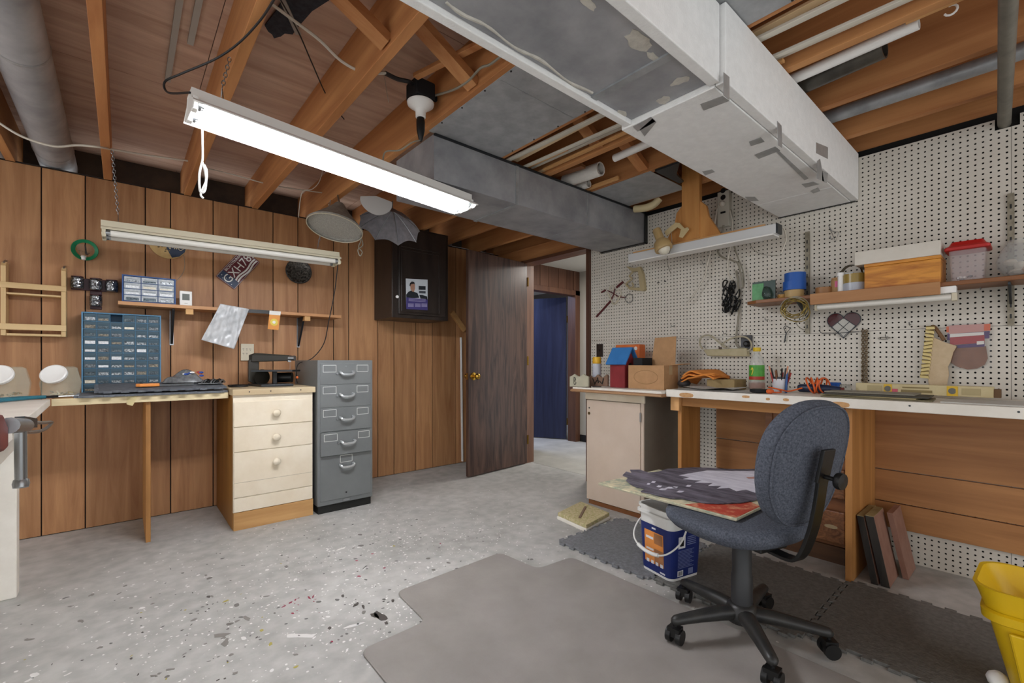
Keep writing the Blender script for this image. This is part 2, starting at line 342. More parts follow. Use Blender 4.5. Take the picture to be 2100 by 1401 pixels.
# doors
def hinge_set(d, pts):
    for p in pts: part(d, 'hinge', MB().cyl(p, Vector(p) + V(0, 0, .09), .008, 8), brass, True)
def leaf(name, hx, hy, ex, ey, z0, z1, m, th=.035):
    d = V(ex - hx, ey - hy, 0); n = V(-d.y, d.x, 0).normalized() * th / 2
    return tag(mesh_obj(name, MB().obox(((hx + ex) / 2, (hy + ey) / 2, (z0 + z1) / 2), d / 2, n, V(0, 0, (z1 - z0) / 2)), m, ((hx + ex) / 2, (hy + ey) / 2, z0), bevel=.002), kind='structure')
d1 = leaf('door_1', 3.115, 3.405, 2.329, 3.318, .012, 2.033, door_wood)
dn = V(.087, -.786, 0).normalized()
kp = V(2.39, 3.306, .905)
for s in (1, -1):
    k = part(d1, 'knob', MB().lathe([(.032, 0), (.032, .006), (.012, .012), (.011, .035), (.024, .045), (.028, .058), (.022, .07), (0, .074)], kp + (0 if s > 0 else 1) * V(0, .037, 0), dn * s, 20), brass, 60)
    part(k, 'rosette', MB().lathe([(.036, 0), (.034, .004), (0, .005)], kp + (0 if s > 0 else 1) * V(0, .037, 0), dn * s, 20), brass, 60)
part(d1, 'latch_plate', MB().box(2.326, 2.3285, 3.312, 3.326, .875, .935), brass)
hinge_set(d1, [(3.125, 3.385, z) for z in (.2, 1.0, 1.8)])
blue_lit_door = wood('blue_lit_door_wood', '#23263c', '#343a58', 'Z', 16, .4, .02, .05)  # dark door wood with the far room's blue light put into its colour
d2 = leaf('door_2', 4.47, 4.09, 4.13, 4.72, .012, 1.885, blue_lit_door)
hinge_set(d2, [(4.455, 4.06, z) for z in (.2, 1.55)])
part(d2, 'strike_plate', MB().box(4.427, 4.4295, 3.95, 3.98, .95, 1.01), black)
# ceiling: plywood, joists, bridging
cl = struct('ceiling', MB().box(-2.2, 3.2, -2, 4.3, 2.44, 2.46), panel_dark)
for k, (y0, y1) in enumerate(((-2.0, -.8), (-.797, .42), (.423, 1.64), (1.643, 2.86), (2.863, 4.08), (4.083, 4.3))):
    o = k % 2 * 1.2
    for x0, x1 in ((-2.2, -.9 + o), (-.897 + o, 1.54 + o), (1.543 + o, 3.2)):
        piece(cl, 'subfloor_sheet', MB().box(x0, x1, y0, y1, 2.425, 2.44), ply)
jx = [-1.72, -1.31, -.9, -.485, -.067, .345, .76, 1.155, 1.625, 2.0, 2.43, 2.835]
for x in jx: piece(cl, 'joist', MB().box(x - .02, x + .02, -2, 4.12, 2.19, 2.424), joist_wood, bevel=.002)
piece(cl, 'joist', MB().box(3.10, 3.14, -2, 2.40, 2.19, 2.424), joist_wood)
piece(cl, 'rim_joist', MB().box(-2.2, 3.2, 4.121, 4.16, 2.19, 2.424), mat('rim_dark', '#3c3530', .85, 0, '#55483c', 6))
bridge = wood('bridging_wood', '#a8683a', '#d29a64', 'X', 12, .7, .1, .25)
for a, b in zip(jx[4:], jx[5:]):
    piece(cl, 'bridging', MB().beam((a + .02, 1.57, 2.40), (b - .02, 1.57, 2.215), .065, .035, (0, 0, 1)), bridge)
# ================================================================ ducts and pipes under the joists
def blob(c, rx, ry, n=14, jit=.3, ext=(0, 0, -.001)):
    return [Vector((c[0] + rx * math.cos(2 * PI * i / n) * (1 + random.uniform(-jit, jit)), c[1] + ry * math.sin(2 * PI * i / n) * (1 + random.uniform(-jit, jit)), c[2])) for i in range(n)]
du = thing('wrapped_duct', (1.3, .85, 1.925), 'grey steel air duct partly wrapped in taped white foam boards', 'duct')
part(du, 'steel_body', MB().box(-1.6, 1.45, .70, .999, 1.947, 2.18), duct_metal)
part(du, 'joint_flange', MB().box(1.215, 1.245, .702, .997, 1.941, 1.95), metal)
part(du, 'foam_side', MB().box(-1.6, 1.452, 1.0, 1.03, 1.93, 2.18), foam, bevel=.003)
part(du, 'foam_side', MB().box(-1.6, 1.445, .664, .699, 1.93, 2.18), foam, bevel=.003)
part(du, 'foam_side', MB().box(1.452, 3.072, .648, .682, 1.928, 2.183), foam, bevel=.003)
part(du, 'foam_side', MB().box(1.455, 3.072, 1.018, 1.045, 1.93, 2.183), foam, bevel=.003)
part(du, 'foam_bottom', MB().box(1.452, 2.73, .684, 1.045, 1.925, 1.95), foam, bevel=.003)
part(du, 'foam_bottom', MB().box(2.735, 3.072, .684, 1.045, 1.925, 1.95), foam, bevel=.003)
part(du, 'end_gasket', MB().box(3.064, 3.079, .66, 1.05, 1.921, 1.9245), black)
def tp(pts, z=1.9235): part(du, 'tape_strip', MB().prism([PZ(x, y, z) for x, y in pts], (0, 0, .0012)), tape_g)
tp([(1436, 214), (1482, 197), (1496, 207), (1443, 227)]); tp([(1312, 266), (1338, 243), (1346, 251), (1322, 280)]); tp([(1298, 260), (1335, 240), (1345, 249), (1308, 270)])
tp([(1536, 291), (1560, 282), (1568, 291), (1540, 300)]); tp([(1547, 318), (1590, 301), (1600, 309), (1556, 326)]); tp([(1440, 352), (1460, 348), (1466, 353), (1446, 360)])
tp([(1592, 312), (1598, 310), (1658, 366), (1650, 370)]); tp([(1644, 378), (1668, 373), (1680, 378), (1652, 385)]); tp([(1528, 404), (1548, 404), (1556, 412), (1536, 413)]); tp([(1662, 392), (1678, 385), (1682, 392), (1668, 397)])
def tps(pts, y=.6468): part(du, 'tape_strip', MB().prism([on(x, yy, 'Y', y) for x, yy in pts], (0, .0012, 0)), tape_g)
tps([(1484, 148), (1496, 158), (1496, 205), (1484, 195)]); tps([(1594, 248), (1603, 258), (1604, 303), (1596, 298)]); tps([(1674, 292), (1698, 302), (1698, 326), (1674, 314)]); tps([(1676, 330), (1682, 326), (1690, 372), (1676, 366)]); tps([(1686, 350), (1698, 355), (1696, 375), (1686, 372)])
seal = mat('duct_sealant', '#b9b5ab', .7, 0, '#cfcbc0', 30, bump=.4, bscale=90)
for px, py, rx, ry in ((1310, 85, .055, .03), (1340, 118, .03, .012), (1362, 206, .024, .022), (1396, 166, .018, .03), (1275, 232, .03, .012), (1205, 7, .03, .012)):
    part(du, 'sealant_patch', MB().prism(blob(PZ(px, py, 1.9455), rx, ry), (0, 0, .0012)), seal)
part(du, 'sealant_bead', MB().tube([PZ(915 + 300 * t, 4 + 190 * t + 4 * math.sin(17 * t), 1.9465) for t in [i / 30 for i in range(31)]], [.003 + .003 * random.random() for _ in range(31)], 6), seal, True)
d2t = thing('steel_trunk_duct', (2.1, 2.19, 1.955), 'long square grey sheet-steel duct with raised seams above the doorway', 'duct')
part(d2t, 'duct_body', MB().box(1.19, 3.07, 1.985, 2.395, 1.955, 2.184), duct_metal)
for x in (1.746, 2.378): part(d2t, 'seam', MB().box(x - .012, x + .012, 1.980, 2.40, 1.950, 2.186) if x < 2 else MB().box(x - .003, x + .003, 1.982, 2.398, 1.953, 2.185), metal)
part(d2t, 'top_flange', MB().box(1.19, 3.07, 1.975, 1.99, 2.176, 2.186), dark_steel)
part(d2t, 'end_gasket', MB().box(3.045, 3.079, 1.972, 2.41, 1.948, 1.9535).box(3.045, 3.079, 1.972, 1.979, 1.948, 2.19), black)
p = one('sheet_metal_pan', MB().box(1.16, 1.62, -.7, 1.984, 2.1865, 2.1895), pan_metal, 'grey sheet-metal pan nailed under two joists beside the wrapped duct', 'metal sheet')
for y in [i * .17 for i in range(2, 12)]:
    for x in (1.165, 1.612): part(p, 'nail', MB().cyl((x, y, 2.183), (x, y, 2.1865), .004, 6), black)
part(p, 'crease', MB().box(1.17, 1.61, 1.43, 1.437, 2.1855, 2.1868), metal)
one('sheet_metal_pan', MB().box(2.42, 2.84, 1.53, 1.984, 2.1865, 2.1895), pan_metal, 'small grey metal pan between joists near the pegboard corner', 'metal sheet')
one('metal_cover', MB().prism([(2.42, 1.34, 2.188), (2.56, 1.44, 2.188), (2.70, 1.47, 2.188), (2.70, 1.50, 2.188), (2.42, 1.50, 2.188)], (0, 0, -.012)), dark_steel, 'dark metal cover plate next to the small pan over the pegboard', 'metal sheet')
one('plastic_elbow', MB().tube(spline([(2.86, 1.94, 2.16), (2.87, 1.86, 2.15), (2.89, 1.80, 2.165), (2.90, 1.76, 2.20)]), .026, 14), mat('yellowed_plastic', '#d8c79c', .4), 'yellowed plastic pipe elbow tucked behind the trunk duct end', 'pipe', smooth=True)
for x, z, r, lab in ((-.305, 2.29, .088, 'wide round grey duct pipe running along the ceiling above the panelling'), (-.60, 2.28, .075, 'round grey duct pipe at the far left edge of the ceiling')):
    t = thing('round_duct', (x, 2, z - r), lab, 'duct'); part(t, 'pipe_body', MB().cyl((x, -1.5, z), (x, 4.1, z), r, 28), duct_metal, True)
    for y in (.9, 2.6, 3.75): part(t, 'collar', MB().lathe([(r + .001, 0), (r + .003, .01), (r + .001, .02)], (x, y, z), (0, 1, 0), 28, False), metal, True)
one('galvanized_pipe', MB().tube([PZ(1660, 262, 2.235), PZ(1690, 244, 2.24), PZ(2040, 126, 2.24), PZ(2140, 88, 2.24)], .032, 16), metal, 'shiny galvanized pipe strapped between joists above the pegboard', 'pipe', smooth=True)
one('grey_conduit', MB().tube([(3.10, .105, 2.135), (3.04, .103, 2.14), (1.2, .025, 2.14), (-.6, -.05, 2.14)], .0225, 16), mat('grey_pipe', '#6f6b62', .5, .3, '#837f74', 12), 'dull grey conduit entering the notch at the pegboard top', 'pipe', smooth=True)
one('white_tube', MB().lathe([(.021, 0), (.021, 1.33), (.017, 1.33), (.017, 0)], (2.158, 1.60, 2.213), (-.06, -1.27, 0), 18, False), white, 'long white plastic tube laid across between ceiling joists', 'pipe', smooth=True)
one('dark_tube', MB().lathe([(.042, 0), (.042, .55), (.036, .55), (.036, .02)], (2.245, .93, 2.235), (-.05, -.55, 0), 18, False), mat('dark_glass_tube', '#3d3a34', .3, .2, '#5c574e', 9), 'dark dusty tube wrapped in plastic beside the white tube', 'pipe', smooth=True)
# ---------------------------------------------------------------- mouldings and rolls stored between the joists
moul_w = mat('primed_moulding', '#d6d0c2', .5); moul_c = wood('clear_pine', '#d9b98c', '#ead0a8', 'Y', 16, .6, .02)
MO = ((1.682, 2.03, 1.742, .38, .02, moul_w, 'narrow white moulding strip nearest the metal pan, above the ducts'), (1.712, 2.03, 1.775, .33, .02, moul_w, 'white moulding strip lying against its narrower white twin overhead'),
      (1.762, 2.02, 1.735, .33, .035, moul_c, 'wide clear pine strip stored overhead across both ducts'), (1.817, 2.03, 1.90, .22, .02, moul_w, 'white strip crossing diagonally over the stored mouldings'),
      (1.853, 2.03, 1.865, 1.70, .022, pine, 'short orange wood offcut among the stored mouldings'), (1.905, 2.03, 1.955, .18, .022, moul_w, 'white strip at the outer side of the stored mouldings'),
      (1.935, 1.95, 1.93, .64, .022, pine, 'tan square stick stored overhead next to the joist'), (1.962, 2.03, 1.962, 1.60, .018, moul_c, 'short pale moulding offcut lying against the joist'))
for i, (xa, ya, xb, yb, wd_, mm, lab) in enumerate(MO):
    z = 2.198 + .0145 * (i % 3); one('moulding_strip', MB().beam((xa, ya, z), (xb, yb, z), wd_, .012), mm, lab, 'wood strip', 'mouldings stored between the joists', bevel=.002)
roll_p = mat('rolled_paper', '#d7d3cb', .6, 0, '#e6e3dc', 8)
def roll(a, b, r, lab):
    a, b = Vector(a), Vector(b); L_ = (b - a).length; t = thing('paper_roll', a, lab, 'paper roll', 'paper rolls between the joists')
    part(t, 'roll_body', MB().lathe([(r * .82, .0), (r, .0), (r, L_), (r * .82, L_), (r * .80, .0)], a, b - a, 22, False), roll_p, True)
    sp = []
    for i in range(50):
        an = i * .45; rr = r * (.8 - .35 * i / 50); sp.append((rr, an))
    d = (b - a).normalized(); s_ = d.cross(V(0, 0, 1)).normalized(); u_ = s_.cross(d)
    part(t, 'inner_turns', MB().grid(lambda u, v: a + d * (L_ * (.01 + .98 * v)) + sp[int(u * 49)][0] * (math.cos(sp[int(u * 49)][1]) * s_ + math.sin(sp[int(u * 49)][1]) * u_), 49, 1), roll_p, True)
roll((2.23, 2.05, 2.235), (2.235, 1.76, 2.225), .042, 'fat roll of white paper poking out above the trunk duct'); roll((2.335, 2.04, 2.215), (2.33, 1.935, 2.21), .026, 'thin white paper roll under the fat one')
one('wood_offcut', MB().beam((2.08, 2.04, 2.225), (2.12, 1.80, 2.225), .05, .02), dark_wood_y, 'brown flat board offcut beside the paper rolls overhead', 'wood strip', bevel=.002)
one('wood_offcut', MB().beam((2.385, 2.04, 2.205), (2.39, 1.74, 2.205), .022, .022), pine, 'rough sawn stick lying next to the small paper roll', 'wood strip', bevel=.002)
one('loose_stick', MB().beam((.985, 1.80, 2.30), (1.10, 1.30, 2.285), .03, .018), bridge, 'loose splintered stick wedged across the cross bridging overhead', 'wood strip', bevel=.002)
hb = thing('hook_board', (2.09, .2, 2.2), 'short tan cleat board with a white screw hook on the joist', 'board')
part(hb, 'board', MB().box(2.03, 2.052, -.4, .30, 2.20, 2.245), pine, bevel=.002)
part(hb, 'screw_hook', MB().tube([(2.075, .19 + .016 * math.cos(a), 2.20 + .016 * math.sin(a)) for a in [math.radians(70 + 30 * i) for i in range(10)]], .0035, 7), white, True)
for x, y0, y1, lab in ((.16, .6, 2.79, 'longer pale lath strip lying flat against the plywood ceiling'), (.215, .6, 2.40, 'shorter pale lath strip lying flat against the plywood ceiling')):
    one('lath_strip', MB().beam((x, y0, 2.417), (x + .01, y1, 2.417), .022, .012), mat('grey_lath', '#a8a49d', .7), lab, 'wood strip', 'lath strips on the ceiling')
felt = [PZ(x, y, 2.418) for x, y in ((543, 50), (550, 62), (558, 68), (562, 76), (576, 72), (584, 66), (600, 68), (612, 52), (640, 20), (690, -12), (585, -12), (566, 20))]
fe = one('felt_scrap', MB().prism(felt, (0, 0, -.006)), mat('felt_black', '#2a2c33', .9, 0, '#3a3d45', 60, bump=.4), 'ragged black felt scrap stapled to the plywood ceiling', 'fabric')
part(fe, 'lath', MB().beam(PZ(577, -6, 2.41), PZ(612, 70, 2.41), .022, .006), mat('grey_lath', '#a8a49d', .7))
# ---------------------------------------------------------------- fluorescent shop lights
tube_on = mat('lit_tube', '#f6f9ff', .4, emit=TUBE); tube_off = mat('unlit_tube', '#dedbd2', .25)
hood_w = mat('white_enamel', '#e8e6e1', .35); hood_c = mat('cream_enamel', '#cfc7ae', .4)
def chain_mb(mb, p, q, n=None, lk=.022, r=.0016):
    p, q = Vector(p), Vector(q); d = q - p; L_ = d.length; n = n or max(2, int(L_ / (lk * .78))); d.normalize(); s1 = d.cross(V(0, 1, 0)).normalized(); s2 = d.cross(s1)
    for i in range(n):
        c = p + d * L_ * (i + .5) / n; s = s1 if i % 2 else s2
        mb.tube([c + d * (L_ / n * .66) * math.cos(a) + s * .006 * math.sin(a) for a in [2 * PI * k / 8 for k in range(8)]], r, 4, True)
    return mb
def shop_light(a, b, hood, tubem, label, hang, end_m, wide=True):
    a, b = Vector(a), Vector(b); L_ = (b - a).length; d = (b - a).normalized(); s = V(0, 0, 1).cross(d).normalized(); u = d.cross(s); t = thing('shop_light', (a + b) / 2, label, 'light')
    P = lambda x, y, z: a + d * x + s * y + u * z
    prof = [(-.105, -.004), (-.100, .002), (-.048, .030), (-.045, .066), (.045, .066), (.048, .030), (.100, .002), (.105, -.004)]
    if not wide: prof = [(-.082, .022), (-.078, .03), (-.048, .040), (-.045, .072), (.045, .072), (.048, .040), (.078, .03), (.082, .022)]
    inn = [(y * .97, z - .004) for y, z in prof]
    mb = MB(); k = len(prof)
    vs = [P(x, y, z) for x in (0, L_) for y, z in prof] + [P(x, y, z) for x in (0, L_) for y, z in inn]
    fs = [(i, i + 1, k + i + 1, k + i) for i in range(k - 1)] + [(2 * k + i, 3 * k + i, 3 * k + i + 1, 2 * k + i + 1) for i in range(k - 1)]
    fs += [(0, k, 3 * k, 2 * k), (k - 1, 3 * k - 1, 4 * k - 1, 2 * k - 1)] + [(i, 2 * k + i, 2 * k + i + 1, i + 1) for i in range(k - 1)] + [(k + i, k + i + 1, 3 * k + i + 1, 3 * k + i) for i in range(k - 1)]
    part(t, 'hood', mb.add(vs, fs), hood, 30)
    for x in (.002, L_ - .002):
        part(t, 'end_plate', MB().prism([P(x, y, z) for y, z in ((-.075, -.014), (-.10 if wide else -.08, .0), (-.047, .03), (-.044, .064), (.044, .064), (.047, .03), (.10 if wide else .08, .0), (.075, -.014))], d * (.003 if x < .1 else -.003)), hood)
    part(t, 'ballast_cover', MB().prism([P(.05, y, z) for y, z in ((-.03, .012), (-.038, .03), (.038, .03), (.03, .012))], d * (L_ - .1)), hood)
    for y in (-.052, .052):
        tb = part(t, 'tube', MB().cyl(P(.03, y, .004), P(L_ - .03, y, .004), .0175, 14), tubem, True)
        for x, e in ((.018, 1), (L_ - .018, -1)):
            part(tb, 'tube_cap', MB().cyl(P(x, y, .004), P(x + .02 * e, y, .004), .0178, 12), steel, True)
            part(t, 'socket', MB().obox(P(x - .006 * e, y, .006), d * .008, s * .016, u * .024), end_m, bevel=.002)
    for x, top in hang:
        q = P(x, 0, .066); part(t, 'wire_hanger', MB().tube([P(x, -.03, .066), q + V(0, 0, .06), P(x, .03, .066)], .0018, 5), steel)
        part(t, 'chain', chain_mb(MB(), q + V(0, 0, .058), top), steel, True)
    return t, P, L_
LT, LP, LL = shop_light(PZ(386, 226, 1.935), PZ(956, 428, 1.872), hood_w, tube_on, 'lit two-tube fluorescent shop light hanging from the joists', [(.10, (.31, 2.0, 2.19)), (1.17, (1.35, 2.07, 2.185))], white)
pc = LP(.045, .02, -.01)
part(LT, 'pull_cord', MB().tube(spline([pc, pc + V(.002, 0, -.12), pc + V(.0, 0, -.155)]), .0035, 7).tube(spline([pc + V(0, 0, -.15), pc + V(.012, 0, -.20), pc + V(.008, 0, -.255), pc + V(-.006, 0, -.26), pc + V(-.008, 0, -.20), pc + V(.0, 0, -.155)]), .004, 7).tube(spline([pc + V(.006, 0, -.16), pc + V(.014, .004, -.18), pc + V(.012, 0, -.22), pc + V(-.004, 0, -.27), pc + V(.004, 0, -.285)]), .0035, 7), white, True)
UT, UP, UL = shop_light((-.084, 3.30, 1.722), (1.178, 3.30, 1.745), hood_c, tube_off, 'unlit cream shop light hanging over the left workbench', [(.07, (-.04, 3.30, 2.19)), (1.13, (1.13, 3.30, 2.19))], ivory, False)
# ---------------------------------------------------------------- lampholder, junction box and ceiling wiring
jb = thing('ceiling_lampholder', (1.05, 1.87, 2.18), 'white porcelain lampholder on a black junction box with a plug adapter', 'lamp holder')
jc = V(1.05, 1.87, 2.285)
part(jb, 'junction_box', MB().obox(jc, (.05, .0, 0), (0, .05, 0), (0, 0, .04)), black_matte, bevel=.008)
part(jb, 'box_bar', MB().obox(jc + V(.055, 0, .0), (.04, 0, 0), (0, .008, 0), (0, 0, .01)), black_matte)
part(jb, 'porcelain_base', MB().lathe([(.05, .0), (.062, -.008), (.06, -.018), (.03, -.04), (.024, -.045), (.023, -.075), (.018, -.078)], jc + V(0, 0, -.04), (0, 0, 1), 28), white, 50)
part(jb, 'plug_adapter', MB().lathe([(.017, 0), (.02, -.02), (.019, -.06), (.010, -.10), (.006, -.11), (0, -.11)], jc + V(0, 0, -.115), (0, 0, 1), 16), black, 50)
def wire(name, pts, r, m, label, k=7): return one(name, MB().tube(spline(pts, k), r, 6), m, label, 'cord', smooth=True)
part(jb, 'power_cord', MB().tube(spline([jc + V(0, 0, -.22), PX(845, 292, 1.0), PX(820, 308, .96), PX(790, 312, .9), LP(.75, 0, .068)], 7), .0035, 6), cord_g, True)
wire('ceiling_cable', [PZ(535, -8, 2.33), PZ(600, 40, 2.33), PZ(655, 82, 2.31), PZ(700, 125, 2.28), PZ(745, 148, 2.26), PZ(792, 150, 2.27)], .006, cord_w, 'white cable sagging from the joist to the junction box')
wire('cable_sleeve', [PZ(790, 150, 2.27), PZ(815, 162, 2.28), PZ(840, 168, 2.29), jc + V(-.03, 0, .02)], .009, cord_k, 'black taped sleeve joining the white cable to the junction box')
wire('twisted_cable', [jc + V(.06, -.02, 0), PZ(930, 184, 2.22), PZ(960, 166, 2.215), PZ(985, 140, 2.215), PZ(1005, 132, 2.21), PZ(1034, 110, 2.205)], .005, cord_g, 'old grey twisted cable running from the junction box to the duct')
wire('thin_black_cable', [PZ(572, -6, 2.38), PZ(612, 66, 2.37), PZ(640, 130, 2.35), PZ(672, 200, 2.32), PZ(706, 245, 2.26)], .003, cord_k, 'thin black cable dropping diagonally past the ceiling felt')
part(LT, 'supply_cable', MB().tube(spline([PZ(566, -8, 2.18), PZ(535, 40, 2.18), PZ(490, 88, 2.175), PZ(440, 122, 2.17), PZ(370, 152, 2.15), PZ(338, 168, 2.12), PZ(345, 190, 2.07), LP(-.002, -.03, .05)], 7), .004, 6), cord_k, True)
wire('ceiling_wire', [on(-8, 248, 'Y', 3.2), on(45, 280, 'Y', 3.2), on(110, 300, 'Y', 3.2), on(160, 298, 'Y', 3.2), on(205, 302, 'Y', 3.2), on(228, 306, 'Y', 3.3), on(300, 318, 'Y', 3.4), on(385, 330, 'Y', 3.45)], .0055, cord_w, 'white cable slung across the joists at the upper left')
wire('ceiling_wire', [on(400, 340, 'Y', 3.5), on(470, 356, 'Y', 3.5), on(560, 380, 'Y', 3.5), on(650, 394, 'Y', 3.5), on(672, 396, 'Y', 3.5)], .004, cord_w, 'thin white cable above the panelling behind the lit light')
wire('hanging_wire', [on(664, 340, 'Y', 3.3), on(655, 372, 'Y', 3.3), on(640, 388, 'Y', 3.32), on(622, 392, 'Y', 3.35), on(616, 410, 'Y', 3.4), on(612, 446, 'Y', 3.5)], .003, cord_w, 'thin white wire drooping beside the conical lampshade')
wire('pull_string', [PZ(780, 40, 2.40), PX(786, 140, .95), PX(797, 210, .95)], .0018, cord_w, 'thin broken pull string with a knot near the junction box')
wire('wire_pair', [PZ(862, 10, 2.31), PZ(838, 22, 2.30), PZ(822, 38, 2.30), PZ(790, 80, 2.29), PZ(750, 150, 2.28), PZ(700, 215, 2.27)], .003, cord_w, 'thin white doorbell wires running along the joist side')
# ---------------------------------------------------------------- shades hung under the joists
sh = thing('cone_lampshade', (1.09, 3.1, 1.92), 'dusty grey conical lampshade with mesh underside near the ceiling', 'lampshade')
shade_m = mat('dusty_shade', '#8b8880', .7, 0, '#a5a29a', 40); mesh_m = mat('pale_mesh', '#b7b4ab', .8, 0, '#8d8a83', 160)
ax = V(.24, .16, 1).normalized(); c0 = V(1.09, 3.1, 1.935)
part(sh, 'cone', MB().lathe([(.178, 0), (.182, .012), (.085, .115), (.05, .16), (.03, .19), (.026, .19), (.08, .11), (.174, .012)], c0, ax, 36, False), shade_m, 50)
part(sh, 'mesh_screen', MB().lathe([(.168, .018), (.09, .03), (0, .034)], c0, ax, 36), mesh_m, True)
part(sh, 'rim_wire', MB().tube([c0 + .179 * (math.cos(a) * ax.cross(V(0, 1, 0)).normalized() + math.sin(a) * ax.cross(ax.cross(V(0, 1, 0))).normalized()) for a in [2 * PI * i / 36 for i in range(36)]], .003, 6, True), ivory, True)
part(sh, 'cord_bundle', MB().tube(spline([c0 + V(.16, 0, .0), c0 + V(.175, -.01, -.05), c0 + V(.16, -.01, -.10), c0 + V(.185, -.01, -.13), c0 + V(.17, -.01, -.16), c0 + V(.155, -.01, -.12), c0 + V(.19, -.01, -.08), c0 + V(.18, 0, -.02), c0 + V(.17, 0, .05)], 6), .0035, 6), cord_g, True)
part(sh, 'hanger', MB().beam(c0 + ax * .19, (1.13, 3.16, 2.188), .008, .008), steel)
def scallop(name, c, R, ax, n, m, label, drop, cat):
    c = Vector(c); ax = Vector(ax).normalized(); a1 = ax.cross(V(0, 1, 0)).normalized(); a2 = ax.cross(a1)
    def fn(u, v):
        th = 2 * PI * u; lobe = abs(math.sin(n * th / 2)); r = R * v * (1 - .14 * (1 - lobe) * 0 + .0); edge = (.12 + .10 * (1 - lobe) ** 1.2 * v)
        rr = R * v * (1 + .10 * (1 - lobe) * v); return c + rr * (math.cos(th) * a1 + math.sin(th) * a2) - ax * (drop * (v ** 1.6)) - ax * (R * .12 * (1 - lobe) * v)
    t = thing(name, c - V(0, 0, drop), label, cat)
    part(t, 'canopy', MB().grid(fn, n * 8, 6), m, True)
    for k in range(n):
        th = 2 * PI * k / n; part(t, 'rib', MB().tube([fn(k / n, v / 5) + V(0, 0, -.002) for v in range(6)], .0025, 5), steel, True)
    part(t, 'hanger', MB().cyl(c, (c.x, c.y, 2.188), .004, 8), steel)
    return t
scallop('scalloped_shade', (1.47, 3.02, 2.12), .20, (.25, .15, 1), 8, mat('grey_cloth', '#77747a', .85, 0, '#8b888c', 30), 'grey scalloped umbrella-like shade hung beside the black cabinet', .13, 'lampshade')
fan = [(.0, .0)] + [(.105 * math.sin(a) * (1.0 + .25 * abs(math.sin(a))), -.02 - .10 * math.cos(a * .9)) for a in [math.radians(-100 + 10 * i) for i in range(21)]]
fm = MB(); fo = PY(772, 402, 2.76)
fm.prism([fo + V(x * .76, -x * .65 * .2, z) for x, z in fan], (.004, .006, 0))
one('paper_fan', fm, mat('pale_fan', '#c9c8c5', .7), 'pale white heart-shaped fan hung in front of the grey shade', 'fan')
# ================================================================ left side: bench, cabinets, things on the panelling
bl = thing('left_workbench', (.1, 3.6, 0), 'long wooden wall bench with a thin board leg below panelling', 'workbench')
part(bl, 'worktop', MB().box(-.275, .508, 3.32, 3.858, .812, .845), pine_x, bevel=.002)
part(bl, 'front_edge', MB().box(-.275, .505, 3.311, 3.3195, .808, .845), wood('edge_strip', '#cdbb92', '#e2d2ac', 'X', 14, .5, .02), bevel=.002)
part(bl, 'board_leg', MB().box(.104, .126, 3.335, 3.855, 0, .811), wood('leg_board', '#8d5f2e', '#b8854a', 'Z', 12, .55, .02), bevel=.0015)
part(bl, 'masking_tape', MB().prism([(.02, 3.3095, .846), (.02, 3.3095, .80), (.045, 3.3095, .79), (.05, 3.3095, .80), (.07, 3.3095, .846)], (0, .001, 0)), mat('masking_tape', '#c9b98a', .6))
wb = thing('white_side_bench', (-.7, 2.4, 0), 'white painted bench along the left edge with a chunky white leg', 'workbench')
part(wb, 'worktop', MB().prism([(-1.5, .9, .812), (-.21, .9, .812), (-.278, 3.305, .812), (-1.5, 3.305, .812)], (0, 0, .034)), white_paint, bevel=.003)
part(wb, 'apron', MB().prism([(-.30, .95, .70), (-.262, .95, .70), (-.325, 3.0, .70), (-.36, 3.0, .70)], (0, 0, .111)), white_paint, bevel=.003)
part(wb, 'leg', MB().box(-.43, -.35, 2.93, 3.0, 0, .70), white_paint, bevel=.005)
part(wb, 'leg', MB().box(-1.45, -1.37, 2.93, 3.0, 0, .70), white_paint, bevel=.005)
# drawer cabinet
dc = thing('drawer_cabinet', (.75, 3.5, 0), 'cream painted three-drawer cabinet with round knobs and a pine top', 'cabinet')
side_w = wood('cab_side', '#8a5c26', '#b07e3c', 'Z', 10, .5, .02)
part(dc, 'body', MB().box(.516, .98, 3.232, 3.855, .0, .829), side_w)
part(dc, 'face_frame', MB().box(.516, .98, 3.214, 3.2315, .11, .829), cream_paint)
part(dc, 'plinth', MB().box(.518, .982, 3.208, 3.2315, 0, .109), wood('plinth_wood', '#a97c48', '#cba06a', 'X', 14, .7, .02, .3))
part(dc, 'pine_top', MB().box(.51, .995, 3.195, 3.857, .8295, .868), wood('grey_pine', '#b39c78', '#cfbd9c', 'X', 12, .6, .02), bevel=.003)
for z0, z1, zk in ((.636, .788, .71), (.483, .632, .554), (.201, .479, .399), (.112, .197, 0)):
    d = part(dc, 'drawer' if zk else 'lower_panel', MB().box(.519, .978, 3.206, 3.2135, z0, z1), cream_paint, bevel=.0015)
    if zk: part(d, 'knob', MB().lathe([(.010, 0), (.011, .012), (.022, .018), (.024, .026), (.018, .034), (0, .036)], (.752, 3.206, zk), (0, -1, 0), 20), cream_paint, 60)
part(dc, 'scribed_line', MB().box(.519, .978, 3.2054, 3.2061, .291, .2925), mat('pencil_line', '#8f836e', .7))
for x in (.60, .72, .90): part(dc, 'screw', MB().cyl((x, 3.1945, .85), (x, 3.196, .85), .004, 8), black)
